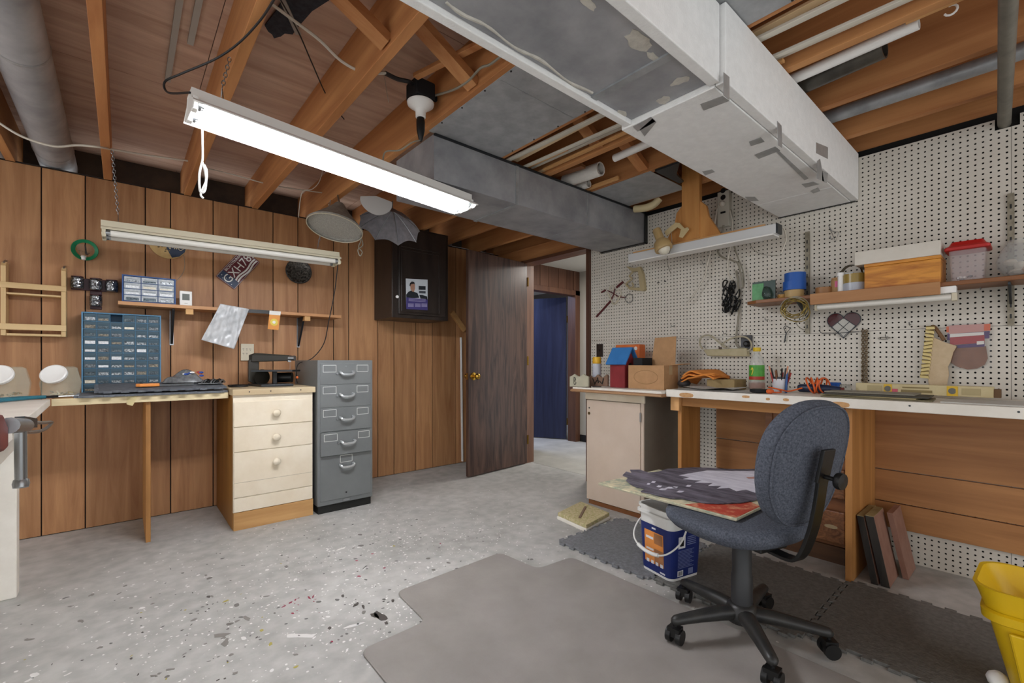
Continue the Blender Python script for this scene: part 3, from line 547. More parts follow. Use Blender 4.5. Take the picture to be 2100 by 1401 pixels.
# filing cabinet
fc = thing('filing_cabinet', (1.19, 3.4, 0), 'grey-green steel five-drawer filing cabinet with white label frames', 'cabinet')
fsteel = mat('grey_green_steel', '#6d7070', .38, .1, '#787b7a', 3); fdark = mat('file_base', '#141512', .6)
yb = 3.70
part(fc, 'shell', MB().box(1.0, 1.386, 3.172, yb, .055, 1.047), fsteel, bevel=.003)
part(fc, 'base', MB().box(1.008, 1.378, 3.185, yb - .01, 0, .056), fdark)
part(fc, 'tag', MB().box(1.17, 1.215, 3.164, 3.1662, .064, .08), steel)
frame_w = mat('label_white', '#d9dad4', .5)
def filedrawer(z0, z1, out, two):
    y = 3.169 - out; d = part(fc, 'drawer', MB().box(1.016, 1.370, y, y + .02 + out, z0, z1), fsteel, bevel=.002)
    zc = z0 + (z1 - z0) * .52 if two else .312
    def fr(x0, x1, za, zb):
        f = part(d, 'label_frame', MB().box(x0, x1, y - .001, y, za, za + .003).box(x0, x1, y - .001, y, zb - .003, zb).box(x0, x0 + .003, y - .001, y, za + .0005, zb).box(x1 - .003, x1, y - .001, y, za, zb), frame_w)
    if two: fr(1.034, 1.124, z1 - .060, z1 - .010); fr(1.268, 1.352, z1 - .058, z1 - .010)
    else: fr(1.150, 1.236, .335, .386)
    part(d, 'handle', MB().tube(spline([(1.150, y, zc + .008), (1.150, y - .022, zc + .006), (1.165, y - .03, zc - .006), (1.22, y - .03, zc - .006), (1.240, y - .022, zc + .006), (1.240, y, zc + .008)], 5), .009, 8), mat('bright_chrome', '#c9cccc', .25, .6), True)
    for x in (1.150, 1.240): part(d, 'handle_base', MB().box(x - .009, x + .009, y - .006, y, zc - .004, zc + .018), steel, bevel=.002)
    if two: part(d, 'latch_button', MB().cyl((1.128, y - .008, zc), (1.128, y, zc), .0065, 10), steel, True)
    else: part(d, 'lock_hole', MB().cyl((1.193, y - .001, .122), (1.193, y + .001, .122), .006, 12), black)
for z0, z1, o_, two in ((.880, 1.024, 0, 1), (.722, .876, 0, 1), (.558, .718, .003, 1), (.395, .553, .022, 1), (.085, .389, 0, 0)): filedrawer(z0, z1, o_, two)
part(fc, 'key_lock', MB().cyl((1.19, 3.166, 1.006), (1.19, 3.17, 1.006), .004, 10), steel)
one('leaning_board', MB().prism([(1.392, 3.62, 0), (1.40, 3.62, 0), (1.398, 3.80, .52), (1.392, 3.80, .52)], (.012, .03, 0)), white_paint, 'thin white board leaning behind the filing cabinet', 'board')
part(UT, 'lamp_cord', MB().tube(spline([(1.176, 3.28, 1.75), on(686, 600, 'Y', 3.35), on(674, 660, 'Y', 3.4), on(664, 705, 'Y', 3.45), on(640, 735, 'Y', 3.5), (.975, 3.52, 1.02), (.965, 3.53, .93), (.97, 3.53, .88)], 7), .0035, 6), cord_k, True)
# wall shelf with brackets
ws = thing('wall_shelf', (.65, 3.75, 1.37), 'narrow pine wall shelf on slotted brackets across the panelling', 'shelf')
part(ws, 'board', MB().box(-.018, 1.335, 3.652, 3.858, 1.386, 1.408), shelf_wood, bevel=.002)
for x in (.335, 1.075): part(ws, 'cleat', MB().box(x - .015, x + .025, 3.66, 3.72, 1.350, 1.3855), pine_x)
for x in (.25, 1.06):
    b_ = part(ws, 'bracket', MB().prism([(x, 3.857, 1.385), (x, 3.70, 1.385), (x, 3.70, 1.375), (x, 3.845, 1.16), (x, 3.857, 1.155)], (.014, 0, 0)), dark_steel, bevel=.002)
    part(b_, 'standard', MB().box(x - .004, x + .018, 3.852, 3.8595, 1.15, 1.385), steel)
part(ws, 'black_edge_strip', MB().box(.60, .86, 3.648, 3.6518, 1.384, 1.409), black)
# small blue parts cabinet on the shelf
def parts_cabinet(name, x0, x1, y0, y1, z0, z1, nc, nr, fm, dm, label, miss=()):
    t = thing(name, ((x0 + x1) / 2, (y0 + y1) / 2, z0), label, 'parts cabinet'); f = .008; th = .0025
    part(t, 'back_shell', MB().box(x0, x1, y1 - .004, y1, z0, z1).box(x0, x0 + f, y0, y1 - .004, z0, z1).box(x1 - f, x1, y0, y1 - .004, z0, z1).box(x0 + f, x1 - f, y0, y1 - .004, z1 - f, z1).box(x0 + f, x1 - f, y0, y1 - .004, z0, z0 + f), fm, bevel=.0015)
    X0, X1, Z0, Z1 = x0 + f, x1 - f, z0 + f, z1 - f; dx = (X1 - X0) / nc; dz = (Z1 - Z0) / nr
    for i in range(1, nc): part(t, 'divider', MB().box(X0 + i * dx - th / 2, X0 + i * dx + th / 2, y0 + .002, y1 - .005, Z0, Z1), fm)
    for j in range(1, nr): part(t, 'shelf_divider', MB().box(X0, X1, y0 + .0015, y1 - .005, Z0 + j * dz - th / 2, Z0 + j * dz + th / 2), fm)
    return t, X0, Z0, dx, dz
drawer_clear = mat('smoke_drawer', '#4a626f', .15, 0, trans=.35)
tints = [mat('bits_%d' % i, c, .35, mm, c2, 120, detail=2) for i, (c, c2, mm) in enumerate((('#2d3338', '#8e9498', .5), ('#1f2b33', '#6d7a80', .5), ('#c9cdd0', '#f0f2f3', .1), ('#4a4640', '#a39a88', .4), ('#d9d2bd', '#f0ebdc', 0), ('#20262b', '#c6cccf', .6)))]
def fill_drawers(t, X0, Z0, dx, dz, y0, nc, nr, dm, miss, wts):
    for j in range(nr):
        for i in range(nc):
            if (i, j) in miss: continue
            x, z = X0 + i * dx, Z0 + j * dz; c = .0022
            d = part(t, 'drawer', MB().box(x + c, x + dx - c, y0 + .004, y0 + .09, z + c, z + dz - c), dm)
            part(d, 'pull_lip', MB().box(x + dx * .18, x + dx * .82, y0 - .004, y0 + .004, z + dz * .58, z + dz * .70), dm)
            part(d, 'contents', MB().box(x + dx * .12, x + dx * .88, y0 + .0034, y0 + .0042, z + dz * .14, z + dz * random.choice((.42, .5, .55))), random.choices(tints, wts)[0])
small = parts_cabinet('small_parts_cabinet', .0, .268, 3.69, 3.84, 1.4085, 1.578, 3, 4, navy_pl, None, 'blue twelve-drawer parts cabinet standing on the wall shelf')
fill_drawers(*small, 3.69, 3, 4, mat('clear_drawer', '#b9c2c8', .15, 0, '#dfe4e6', 60, trans=.2), (), (1, 1, 6, 1, 1, 3))
big = parts_cabinet('parts_cabinet', -.183, .193, 3.715, 3.855, .846, 1.336, 6, 10, blue_pl, None, 'pale blue parts cabinet of sixty small drawers on the left bench')
fill_drawers(*big, 3.715, 6, 10, mat('smoke_drawer2', '#33505f', .2), ((2, 9),), (5, 5, 1.5, 3, .8, 5))
th = thing('thermometer', (.325, 3.70, 1.4085), 'small white digital thermometer beside the blue cabinet on the shelf', 'thermometer')
part(th, 'case', MB().box(.289, .357, 3.70, 3.72, 1.4085, 1.507), white, bevel=.004)
part(th, 'screen', MB().box(.303, .343, 3.6985, 3.70, 1.446, 1.488), mat('lcd_grey', '#4c524a', .3))
part(th, 'print_line', MB().box(.315, .332, 3.6988, 3.70, 1.424, 1.427), mat('print_grey', '#a8a8a4', .6))
# cream wooden rack
rk = thing('spice_rack', (-.38, 3.8, 1.18), 'pale wooden two-tier rack hung on the panelling at far left', 'rack'); rw = wood('pale_rack_wood', '#c2a16e', '#dcc090', 'X', 12, .5, .04); rwz = wood('pale_rack_wood_z', '#c2a16e', '#dcc090', 'Z', 12, .5, .04)
for x0 in (-.512, -.272):
    s_ = part(rk, 'side_board', MB().prism([(x0, 3.77, 1.185), (x0, 3.858, 1.185), (x0, 3.858, 1.60), (x0, 3.80, 1.60), (x0, 3.77, 1.575)], (.02, 0, 0)), rwz, bevel=.002)
    part(s_, 'wall_hook', MB().tube(spline([(x0 + .01, 3.86, 1.615), (x0 + .01, 3.83, 1.612), (x0 + .01, 3.80, 1.60), (x0 + .01, 3.795, 1.585)], 4), .005, 7), steel, True)
for z0, z1, nm, ya, yb_ in ((1.452, 1.484, 'rail', 3.762, 3.772), (1.418, 1.428, 'shelf_board', 3.772, 3.856), (1.218, 1.252, 'rail', 3.762, 3.772), (1.185, 1.198, 'shelf_board', 3.772, 3.856)):
    part(rk, nm, MB().box(-.514 if nm == 'rail' else -.4915, -.25 if nm == 'rail' else -.2725, ya, yb_, z0, z1), rw, bevel=.002)
# maroon glass ornament
og = thing('glass_wall_ornament', (-.17, 3.82, 1.36), 'dark maroon T-shaped wall ornament of four faceted glass cups', 'ornament'); mar = mat('maroon_paint', '#3a141c', .4); gl = mat('faceted_glass', '#8f8f90', .06, .75, '#2a2a2c', 90, detail=1, bump=.9)
part(og, 'backing', MB().box(-.235, -.02, 3.846, 3.859, 1.478, 1.552).box(-.15, -.095, 3.846, 3.859, 1.365, 1.479), mar, bevel=.003)
for cx, cz in ((-.205, 1.517), (-.122, 1.514), (-.048, 1.512), (-.122, 1.414)):
    c_ = part(og, 'cup', MB().lathe([(.026, -.034), (.030, -.028), (.031, 0), (.030, .028), (.026, .034)], (cx, 3.815, cz), (0, 0, 1), 12), gl, 30)
    part(c_, 'cup_rim', MB().lathe([(.028, .034), (.029, .039), (.024, .039)], (cx, 3.815, cz), (0, 0, 1), 12), mar)
# green funnel ring
fn_ = thing('green_funnel', (-.175, 3.80, 1.66), 'green translucent plastic ring with a clear funnel hung on the panelling', 'funnel'); gc = V(-.172, 3.84, 1.727)
part(fn_, 'ring', MB().lathe([(.044, 0), (.062, -.012), (.064, -.008), (.046, .006)], gc, V(.1, .9, .15), 36, False), mat('green_plastic', '#1f8a5c', .35, trans=.25), True)
part(fn_, 'funnel', MB().lathe([(.040, 0), (.018, -.045), (.012, -.07), (.010, -.07)], gc + V(0, -.012, .01), V(.1, .35, 1), 24, False), clear_pl, True)
part(fn_, 'spout', MB().lathe([(.012, 0), (.010, -.022), (.005, -.022)], gc + V(-.005, -.03, -.045), V(0, .2, 1), 14), white, True)
# round plaque, plate, tray
cl_ = thing('round_plaque', (.24, 3.85, 1.6), 'round tan plaque with a dark blue section behind the unlit light', 'plaque'); pc_ = PY(345, 499, 3.853); R_ = .105
tan = mat('tan_print', '#c9ab74', .6, 0, '#b5945c', 14); nav = mat('navy_print', '#24344c', .5)
part(cl_, 'disc', MB().lathe([(R_, 0), (R_, .006), (R_ - .004, .008)], pc_, (0, -1, 0), 40), tan, 40)
part(cl_, 'blue_section', MB().prism([pc_ + V(x, -.0082, z) for x, z in ((.0, .05), (-.018, .0), (-.008, -.04), (.02, -.097), (.06, -.083), (.09, -.05), (.103, -.0), (.09, .05))], (0, -.001, 0)), nav)
part(cl_, 'script_stroke', MB().tube(spline([pc_ + V(x, -.011, z) for x, z in ((.085, -.012), (.075, .0), (.058, -.01), (.055, -.03), (.068, -.04), (.09, -.02), (.092, .002), (.07, .004), (.05, -.02), (.045, -.035), (.038, -.02), (.034, -.036), (.028, -.018), (.022, -.03), (.018, -.01), (.004, -.03), (.012, -.038), (.01, -.012), (.03, -.004))], 4), .0018, 5), mat('cream_print', '#d8cba6', .5))
for k in range(9): part(cl_, 'dark_mark', MB().prism(blob(pc_ + V(-.085 + .0125 * k, 0, 0), .004, .001, 6), (0, 0, .001)) if 0 else MB().obox(pc_ + V(-.082 + .010 * k + (.0 if k % 2 else .006), -.0088, -.01 - .008 * k + (.022 if k % 3 else 0)), (.005, 0, .003), (0, .0006, 0), (-.002, 0, .0035)), mat('mark_brown', '#6a5a3c', .6))
wire('plaque_cord', [pc_ + V(.085, 0, -.06), PY(379, 545, 3.85), PY(374, 562, 3.85), PY(362, 576, 3.85), PY(352, 585, 3.85)], .0016, cord_g, 'thin brown string hanging down from the round plaque')
pl_ = thing('licence_plate', (.63, 3.85, 1.45), 'maroon and blue licence plate hung crooked on the panelling', 'licence plate')
Lc, Bc = PY(442, 566.5, 3.853), PY(480.5, 594.5, 3.853); wdir = (Bc - Lc); wl_ = wdir.length; ydir = -wdir.normalized(); xdir = V(-ydir.z, 0, ydir.x) * -1
if xdir.z < 0: xdir = -xdir
O = (Lc + Bc) / 2; PLL = wl_ * 1.95
def pp(x, y, d=0): return O + xdir * x * PLL + ydir * (y - .5) * wl_ + V(0, -d, 0)
part(pl_, 'plate', MB().prism([pp(x, y) for x, y in ((.02, 0), (.98, 0), (1, .04), (1, .96), (.98, 1), (.02, 1), (0, .96), (0, .04))], (0, -.0015, 0)), mat('plate_maroon', '#5c1a24', .4), bevel=.0005)
part(pl_, 'border', MB().tube([pp(x, y, .002) for x, y in ((.02, .03), (.98, .03), (.98, .97), (.02, .97))], .0012, 4, True), frame_w)
part(pl_, 'blue_field', MB().prism([pp(x, y, .0018) for x, y in ((.03, .05), (.20, .05), (.24, .30), (.24, .95), (.03, .95))], (0, -.0006, 0)), mat('plate_blue', '#24344f', .45))
text(pl_, 'plate_number', 'GXH782', frame_w, wl_ * .56, pp(.56, .52, .003), xdir, ydir)
text(pl_, 'plate_caption', 'BICENTENNIAL', frame_w, wl_ * .17, pp(.56, .86, .003), xdir, ydir)
for y0 in (.24, .12):
    part(pl_, 'wavy_stripe', MB().grid(lambda u, v: pp(.22 + .75 * u, y0 + .035 * math.sin(u * 9) + (v - .5) * .075, .0028), 24, 1), frame_w)
for k in range(6): part(pl_, 'star', MB().lathe([(.003, 0), (.003, .0005)], pp(.07 + .05 * (k % 2), .25 + .12 * k, .0025), (0, -1, 0), 5), frame_w)
tr = thing('round_tray', (1.02, 3.84, 1.5), 'round black embossed metal tray hung behind the unlit light', 'tray'); tc_ = PY(612, 557, 3.85)
part(tr, 'tray_face', MB().lathe([(0, .004), (.070, .004), (.078, .006), (.092, .012), (.096, .010), (.094, .004), (.08, .0)], tc_, (0, -1, 0), 44), mat('pewter_dark', '#1b1a18', .35, .6, '#6c675f', 70, detail=3, bump=.7), 50)
part(tr, 'rim', MB().tube([tc_ + V(.095 * math.cos(a), -.011, .095 * math.sin(a)) for a in [2 * PI * i / 44 for i in range(44)]], .003, 6, True), dark_steel, True)
# bag, card, outlet
def sheetgrid(name, P4, nu, nv, amp, m, label, cat, seed=1, th=.0):
    rr = random.Random(seed); ph = [(rr.uniform(3, 9), rr.uniform(2, 7), rr.uniform(0, 6)) for _ in range(5)]; a, b, c, d = [Vector(p) for p in P4]; n = (b - a).cross(d - a).normalized()
    def f(u, v):
        p = (a * (1 - u) + b * u) * (1 - v) + (d * (1 - u) + c * u) * v; h = sum(math.sin(k1 * u + k2 * v + p0) for k1, k2, p0 in ph) / 5
        return p + n * amp * (h * (1 + v) + .9 * v * abs(math.sin(7 * (u - .35) / (.35 + .65 * v) + 2 * v)) + .35 * math.sin(23 * u + 9 * v) * math.sin(17 * v - 8 * u))
    o = one(name, MB().grid(f, nu, nv), m, label, cat, smooth=True)
    if th:
        so = o.modifiers.new('thickness', 'SOLIDIFY'); so.thickness = th
    return o
bag_m = mat('clear_bag', '#c9cccf', .18, 0, '#f2f3f4', 22, (1, 1, .5), .9, trans=.2, alpha=.92)
sheetgrid('plastic_bag', [on(x, y, 'Y', 3.638) for x, y in ((452, 623), (511, 634), (480, 716), (413, 697))], 40, 34, .009, bag_m, 'crumpled clear plastic bag with coins hung from the wall shelf', 'bag', 3, .001)
cd = thing('seed_card', (.87, 3.645, 1.27), 'small orange packet card clipped to the shelf front', 'card'); C4 = [on(x, y, 'Y', 3.644) for x, y in ((553, 637), (576, 639), (571, 677), (549, 675))]
part(cd, 'card', MB().prism(C4, (0, .001, 0)), mat('card_orange', '#d98f3a', .5))
part(cd, 'white_header', MB().prism([on(x, y, 'Y', 3.6435) for x, y in ((553, 637), (576, 639), (575, 647), (552, 645))], (0, .0004, 0)), paper)
cc = on(562, 661, 'Y', 3.6432)
part(cd, 'yellow_ring', MB().lathe([(.026, 0), (.026, .0006)], cc, (0, -1, 0), 20), mat('card_yellow', '#d9c24a', .5)); part(cd, 'white_flower', MB().lathe([(.011, .0006), (.011, .0012)], cc, (0, -1, 0), 12), paper)
ol = thing('wall_outlet', (.69, 3.85, 1.04), 'ivory six-way wall outlet with a round plug above the bench', 'outlet'); a_, b_ = PY(494, 705, 3.845), PY(521, 740, 3.845)
part(ol, 'plate', MB().box(a_.x, b_.x, 3.845, 3.8595, b_.z, a_.z), ivory, bevel=.003)
for i in range(3):
    for j in range(2):
        if (i, j) == (2, 1): continue
        part(ol, 'socket', MB().box(a_.x + .012 + .022 * i, a_.x + .014 + .022 * i, 3.8435, 3.8452, a_.z - .042 - .034 * j, a_.z - .034 - .034 * j).box(a_.x + .019 + .022 * i, a_.x + .021 + .022 * i, 3.8435, 3.8452, a_.z - .042 - .034 * j, a_.z - .034 - .034 * j).box(a_.x + .0155 + .022 * i, a_.x + .0185 + .022 * i, 3.8435, 3.8452, a_.z - .049 - .034 * j, a_.z - .046 - .034 * j), black)
part(ol, 'plug', MB().lathe([(.017, 0), (.018, .012), (.013, .022), (0, .024)], (b_.x - .004, 3.8445, b_.z + .016), (0, -1, 0), 20), offwhite, 50)
# scroll saw
ss = thing('scroll_saw', (.80, 3.45, .868), 'small black scroll saw with a square table on the drawer cabinet', 'saw'); sb = mat('saw_olive', '#2c2820', .35)
part(ss, 'base', MB().prism([(.70, 3.36, .8685), (.90, 3.36, .8685), (.87, 3.60, .8685), (.67, 3.62, .8685)], (0, 0, .016)), dark_steel, bevel=.003)
part(ss, 'frame', MB().prism([(.70, 3.62, .884), (.755, 3.62, .884), (.765, 3.62, .93), (.735, 3.62, .96), (.735, 3.62, 1.045), (.70, 3.62, 1.065), (.668, 3.62, 1.045), (.668, 3.62, .90)], (0, -.03, 0)), sb, bevel=.004)
part(ss, 'arm', MB().prism([(.672, 3.61, 1.035), (.672, 3.61, 1.085), (.70, 3.59, 1.098), (.90, 3.48, 1.082), (.908, 3.475, 1.06), (.89, 3.485, 1.042)], (.018, -.032, 0)), sb, bevel=.005)
part(ss, 'blade_clamp', MB().cyl((.895, 3.45, 1.062), (.925, 3.42, 1.062), .018, 12).box(.885, .905, 3.44, 3.46, 1.035, 1.05), steel, 40)
part(ss, 'table', MB().prism([(.655, 3.44, .968), (.885, 3.34, .968), (.975, 3.47, .968), (.745, 3.58, .968)], (0, 0, .012)), dark_steel, bevel=.002)
part(ss, 'table_support', MB().box(.79, .815, 3.44, 3.47, .884, .967), black, bevel=.002); part(ss, 'motor', MB().cyl((.83, 3.52, .925), (.92, 3.47, .925), .036, 18), black, True)
part(ss, 'guard', MB().lathe([(.0, 0), (.05, .0), (.055, .008), (.0, .01)], (.74, 3.545, .93), (.3, -1, 0), 22), sb, 40)
part(ss, 'blade', MB().box(.8995, .9005, 3.448, 3.451, .98, 1.04), steel); part(ss, 'switch_knob', MB().ball((.945, 3.44, .925), .01, 8), mat('orange_knob', '#c9622c', .4), True)
one('saw_cord', MB().tube(spline([(.63, 3.60, .874), (.56, 3.56, .874), (.54, 3.48, .874), (.58, 3.42, .874), (.64, 3.45, .876), (.60, 3.52, .878), (.55, 3.60, .874), (.60, 3.66, .874), (.67, 3.60, .874)], 6), .005, 7), cord_k, 'coiled black flex lying beside the scroll saw', 'cord', smooth=True)
# rubber mats on the bench
mat_g = mat('rubber_tile', '#565a60', .7, 0, '#6c7076', 40, bump=.5, bscale=180)
def jig(par, name, c, sx, sy, z, h, rot, m):
    n = 8; pts = []; P = lambda x, y: Vector((c[0] + x * math.cos(rot) - y * math.sin(rot), c[1] + x * math.sin(rot) + y * math.cos(rot), z))
    def side(a, b, out):
        a, b = Vector(a), Vector(b); d = b - a; nn = Vector((d.y, -d.x)).normalized()
        for i in range(n):
            t0, t1 = i / n, (i + 1) / n; tm = (t0 + t1) / 2; q = (t1 - t0) * .25
            pts.extend([a + d * t0, a + d * (tm - q * .7), a + d * (tm - q) + nn * .018, a + d * (tm + q) + nn * .018, a + d * (tm + q * .7)])
    hx, hy = sx / 2, sy / 2; side((-hx, -hy), (hx, -hy), 1); side((hx, -hy), (hx, hy), 1); side((hx, hy), (-hx, hy), 1); side((-hx, hy), (-hx, -hy), 1)
    return MB().prism([P(p.x, p.y) for p in pts], (0, 0, h))
one('rubber_tile', jig(None, '', (.155, 3.465), .66, .33, .8455, .012, .0, mat_g), mat_g, 'lower grey interlocking rubber tile hanging over the bench edge', 'mat', 'rubber tiles on the left bench', bevel=.001)
ut_ = one('rubber_tile', jig(None, '', (.19, 3.475), .58, .30, .859, .012, .03, mat_g), mat_g, 'upper grey interlocking rubber tile with tools lying on it', 'mat', 'rubber tiles on the left bench', bevel=.001)
ct = thing('orange_cutter', (.17, 3.42, .8715), 'orange utility cutter in clear packaging on the rubber tiles', 'cutter'); 
part(ct, 'handle', MB().prism([(.06, 3.40, .8715), (.08, 3.385, .8715), (.17, 3.40, .8715), (.17, 3.425, .8715), (.08, 3.43, .8715), (.062, 3.42, .8715)], (0, 0, .018)), mat('orange_plastic', '#dd8a3c', .4), bevel=.004)
part(ct, 'blade_sleeve', MB().prism([(.17, 3.402, .8715), (.34, 3.42, .8715), (.34, 3.445, .8715), (.17, 3.424, .8715)], (0, 0, .012)), clear_pl, bevel=.002); part(ct, 'thumb_button', MB().ball((.085, 3.405, .89), .008, 8), black, True)
bg = thing('parts_bag', (.30, 3.58, .8715), 'grey plastic bag of blue and red connectors on the rubber tiles', 'bag')
part(bg, 'bag_film', MB().grid(lambda u, v: V(.19 + .22 * u, 3.50 + .12 * v, .873 + .065 * math.sin(PI * u) ** .7 * math.sin(PI * v) ** .6 * (1 + .3 * math.sin(9 * u + 5 * v))), 18, 10), mat('grey_film', '#6b6e70', .2, .2, '#a4a7a8', 30, bump=.6, trans=.3), True)
for k in range(12): part(bg, 'connector', MB().ball((.33 + random.uniform(-.03, .06), 3.525 + random.uniform(-.02, .05), .915 + random.uniform(-.01, .022)), .009, 7, (1.6, .8, .8)), random.choice([mat('conn_blue', '#24489a', .4), mat('conn_red', '#b23a34', .4), white]), True)
wp = thing('black_pliers_pack', (.43, 3.50, .8715), 'pack of black and silver small tools on the rubber tile end', 'tool')
for k in range(7): part(wp, 'tool_piece', MB().tube(spline([(.38 + .016 * k, 3.45 + .012 * (k % 3), .876), (.40 + .016 * k, 3.47, .892 + .006 * (k % 2)), (.43 + .014 * k, 3.50, .878)], 4), .006, 6), black if k % 3 else steel, True)
part(wp, 'pouch', MB().prism([(.36, 3.41, .8715), (.50, 3.43, .8715), (.50, 3.52, .8715), (.37, 3.50, .8715)], (0, 0, .004)), mat('grey_film', '#6b6e70', .2))
ut_.rotation_euler.x = math.radians(5.5); ut_.location.z += .022; ct.location.z += .020; bg.location.z += .034; wp.location.z += .026
# candy jars with tilted lids
def jar(cx, cy, lab, ry):
    t = thing('plastic_jar', (cx, cy, .8455), lab, 'jar', 'slant-front jars on the left bench'); hexa = [(math.cos(PI / 4 * k + PI / 8), math.sin(PI / 4 * k + PI / 8)) for k in range(8)]
    mb = MB(); lv = ((.055, 0), (.078, .008), (.088, .075), (.085, .09), (.068, .158), (.055, .165)); vs = [(cx + 1.02 * r * c, cy + .85 * r * s, .8458 + z) for r, z in lv for c, s in hexa]
    fs = [(i * 8 + k, i * 8 + (k + 1) % 8, (i + 1) * 8 + (k + 1) % 8, (i + 1) * 8 + k) for i in range(5) for k in range(8)] + [list(range(8))[::-1], list(range(40, 48))]
    part(t, 'jar_body', mb.add(vs, fs), mat('jar_plastic', '#c9cbb8', .1, alpha=.34))
    la = V(-.25 + ry, -.80, .52).normalized(); lc = V(cx - .02, cy - .062, .8458 + .118)
    ld = part(t, 'lid', MB().lathe([(.052, 0), (.056, .004), (.056, .018), (.050, .022), (.046, .019), (0, .019)], lc, la, 30), white, 40)
    for k in range(14): part(t, 'hardware', MB().obox((cx + random.uniform(-.045, .045), cy + random.uniform(-.04, .03), .8458 + .010 + random.uniform(0, .018)), V(random.uniform(-1, 1), random.uniform(-1, 1), random.uniform(-.3, .3)).normalized() * .013, (0, .004, 0), (0, 0, .004)), random.choice((steel, ivory, brass, tints[3])))
jar(-.255, 3.53, 'clear plastic jar of hardware beside the large parts cabinet', 0); jar(-.45, 3.50, 'clear plastic jar cut off by the left picture edge', .1)
one('wrench', MB().tube([(-.27, 3.37, .853), (-.10, 3.42, .853)], .0055, 8).lathe([(.008, -.006), (.016, -.006), (.016, .006), (.008, .006)], (-.285, 3.365, .853), (0, 0, 1), 14, False), steel, 'long chrome wrench lying in front of the jar', 'wrench', smooth=True)
tp_ = thing('teal_pliers', (-.37, 3.30, .846), 'pair of pliers with teal handles on the white side bench', 'pliers')
part(tp_, 'handle', MB().tube(spline([(-.30, 3.33, .856), (-.36, 3.27, .857), (-.43, 3.15, .857), (-.46, 3.02, .856)], 5), .009, 8), mat('teal_rubber', '#2c6f80', .5), True)
part(tp_, 'handle', MB().tube(spline([(-.295, 3.335, .856), (-.37, 3.31, .857), (-.46, 3.22, .857), (-.52, 3.10, .856)], 5), .009, 8), mat('teal_rubber', '#2c6f80', .5), True); part(tp_, 'jaw', MB().beam((-.30, 3.33, .856), (-.26, 3.37, .856), .02, .012), dark_steel)
# vise on the white bench
vi = thing('bench_vise', (-.30, 2.3, .76), 'steel bench vise with a maroon jaw and hanging handle at far left', 'vise'); vx_ = -.19; red_v = mat('maroon_vise', '#5a1c1c', .45, 0, '#6d2622', 20)
q = lambda px, py, x=vx_: on(px, py, 'X', x)
part(vi, 'maroon_jaw', MB().prism([q(-40, 850), q(8, 850), q(18, 875), q(18, 918), q(10, 926), q(-40, 932)], (-.03, .0, 0)), red_v, bevel=.006)
part(vi, 'screw', MB().cyl(q(18, 873), q(50, 873), .018, 14), steel, True)
part(vi, 'handle_bar', MB().cyl(q(42, 872), q(43, 990), .0115, 14), steel, True); part(vi, 'handle_knob', MB().lathe([(.0, -.012), (.014, -.010), (.016, 0), (.014, .01), (0, .012)], q(43, 992), (0, .3, 1), 16), steel, True)
part(vi, 'clamp_arm', MB().tube(spline([q(50, 886, -.225), q(70, 886, -.225), q(86, 883, -.225), q(98, 876, -.225), q(106, 866, -.225), q(90, 867, -.225), q(72, 867, -.225)], 4), .006, 8), steel, True)
part(vi, 'bracket', MB().beam(q(40, 865, -.225), q(68, 868, -.225), .02, .03), dark_steel)
# black wall cabinet with a poster
bc = thing('black_wall_cabinet', (1.98, 3.68, 1.405), 'tall black painted wall cabinet with a small poster on its door', 'cabinet')
part(bc, 'carcass', MB().box(1.702, 2.245, 3.515, 3.858, 1.405, 2.18), black_cab, bevel=.003)
part(bc, 'face_frame', MB().box(1.702, 2.245, 3.500, 3.514, 1.405, 2.18), black_cab, bevel=.002)
dd = part(bc, 'door', MB().box(1.752, 2.215, 3.484, 3.499, 1.435, 2.16), black_cab, bevel=.004)
part(dd, 'raised_moulding', MB().box(1.772, 1.782, 3.478, 3.484, 1.46, 1.985).box(2.135, 2.145, 3.478, 3.484, 1.46, 1.985).box(1.782, 2.135, 3.478, 3.484, 1.975, 1.985).box(1.772, 2.145, 3.478, 3.484, 1.452, 1.4605), black_cab, bevel=.003)
part(dd, 'top_moulding', MB().box(1.772, 2.145, 3.476, 3.484, 2.00, 2.012), black_cab, bevel=.003)
part(dd, 'knob', MB().lathe([(.008, 0), (.008, .01), (.013, .014), (.012, .02), (0, .022)], on(813, 609, 'Y', 3.484), (0, -1, 0), 16), white, 60)
po = thing('cabinet_poster', (1.9, 3.48, 1.48), 'poster of a dark-haired person in a dark sweater on the black cabinet', 'poster'); y_ = 3.4755
pq = lambda x, y, d=0: on(815 + x / 15.56, 560 + y / 15.56, 'Y', y_ - d)
def pol(name, pts, m, d): part(po, name, MB().prism([pq(x, y, d) for x, y in pts], (0, .0004, 0)), m)
pol('sheet', ((265, 175), (965, 215), (965, 1190), (280, 1150)), mat('poster_white', '#c4cad0', .5), 0)
pol('purple_band', ((280, 770), (965, 840), (965, 1190), (280, 1150)), mat('poster_purple', '#3d3570', .5), .0006)
pol('sweater', ((280, 690), (350, 600), (440, 560), (560, 610), (640, 640), (700, 790), (500, 800), (285, 775)), mat('poster_dark', '#161c24', .6), .0009)
pol('arm', ((700, 700), (800, 700), (950, 750), (960, 850), (740, 830)), mat('poster_dark', '#161c24', .6), .0009)
pol('face', ((410, 400), (430, 330), (510, 330), (560, 380), (560, 500), (530, 600), (470, 590), (420, 520)), mat('poster_skin', '#a87e68', .6), .0012)
pol('hair', ((385, 400), (400, 320), (460, 270), (540, 290), (560, 370), (520, 345), (430, 360), (410, 430)), mat('poster_hair', '#141214', .6), .0015)
pol('dark_card', ((680, 410), (900, 420), (900, 540), (680, 535)), mat('poster_dark', '#161c24', .6), .0009); pol('dark_card', ((690, 570), (900, 580), (900, 655), (690, 645)), mat('poster_grey', '#3d4149', .6), .0009)
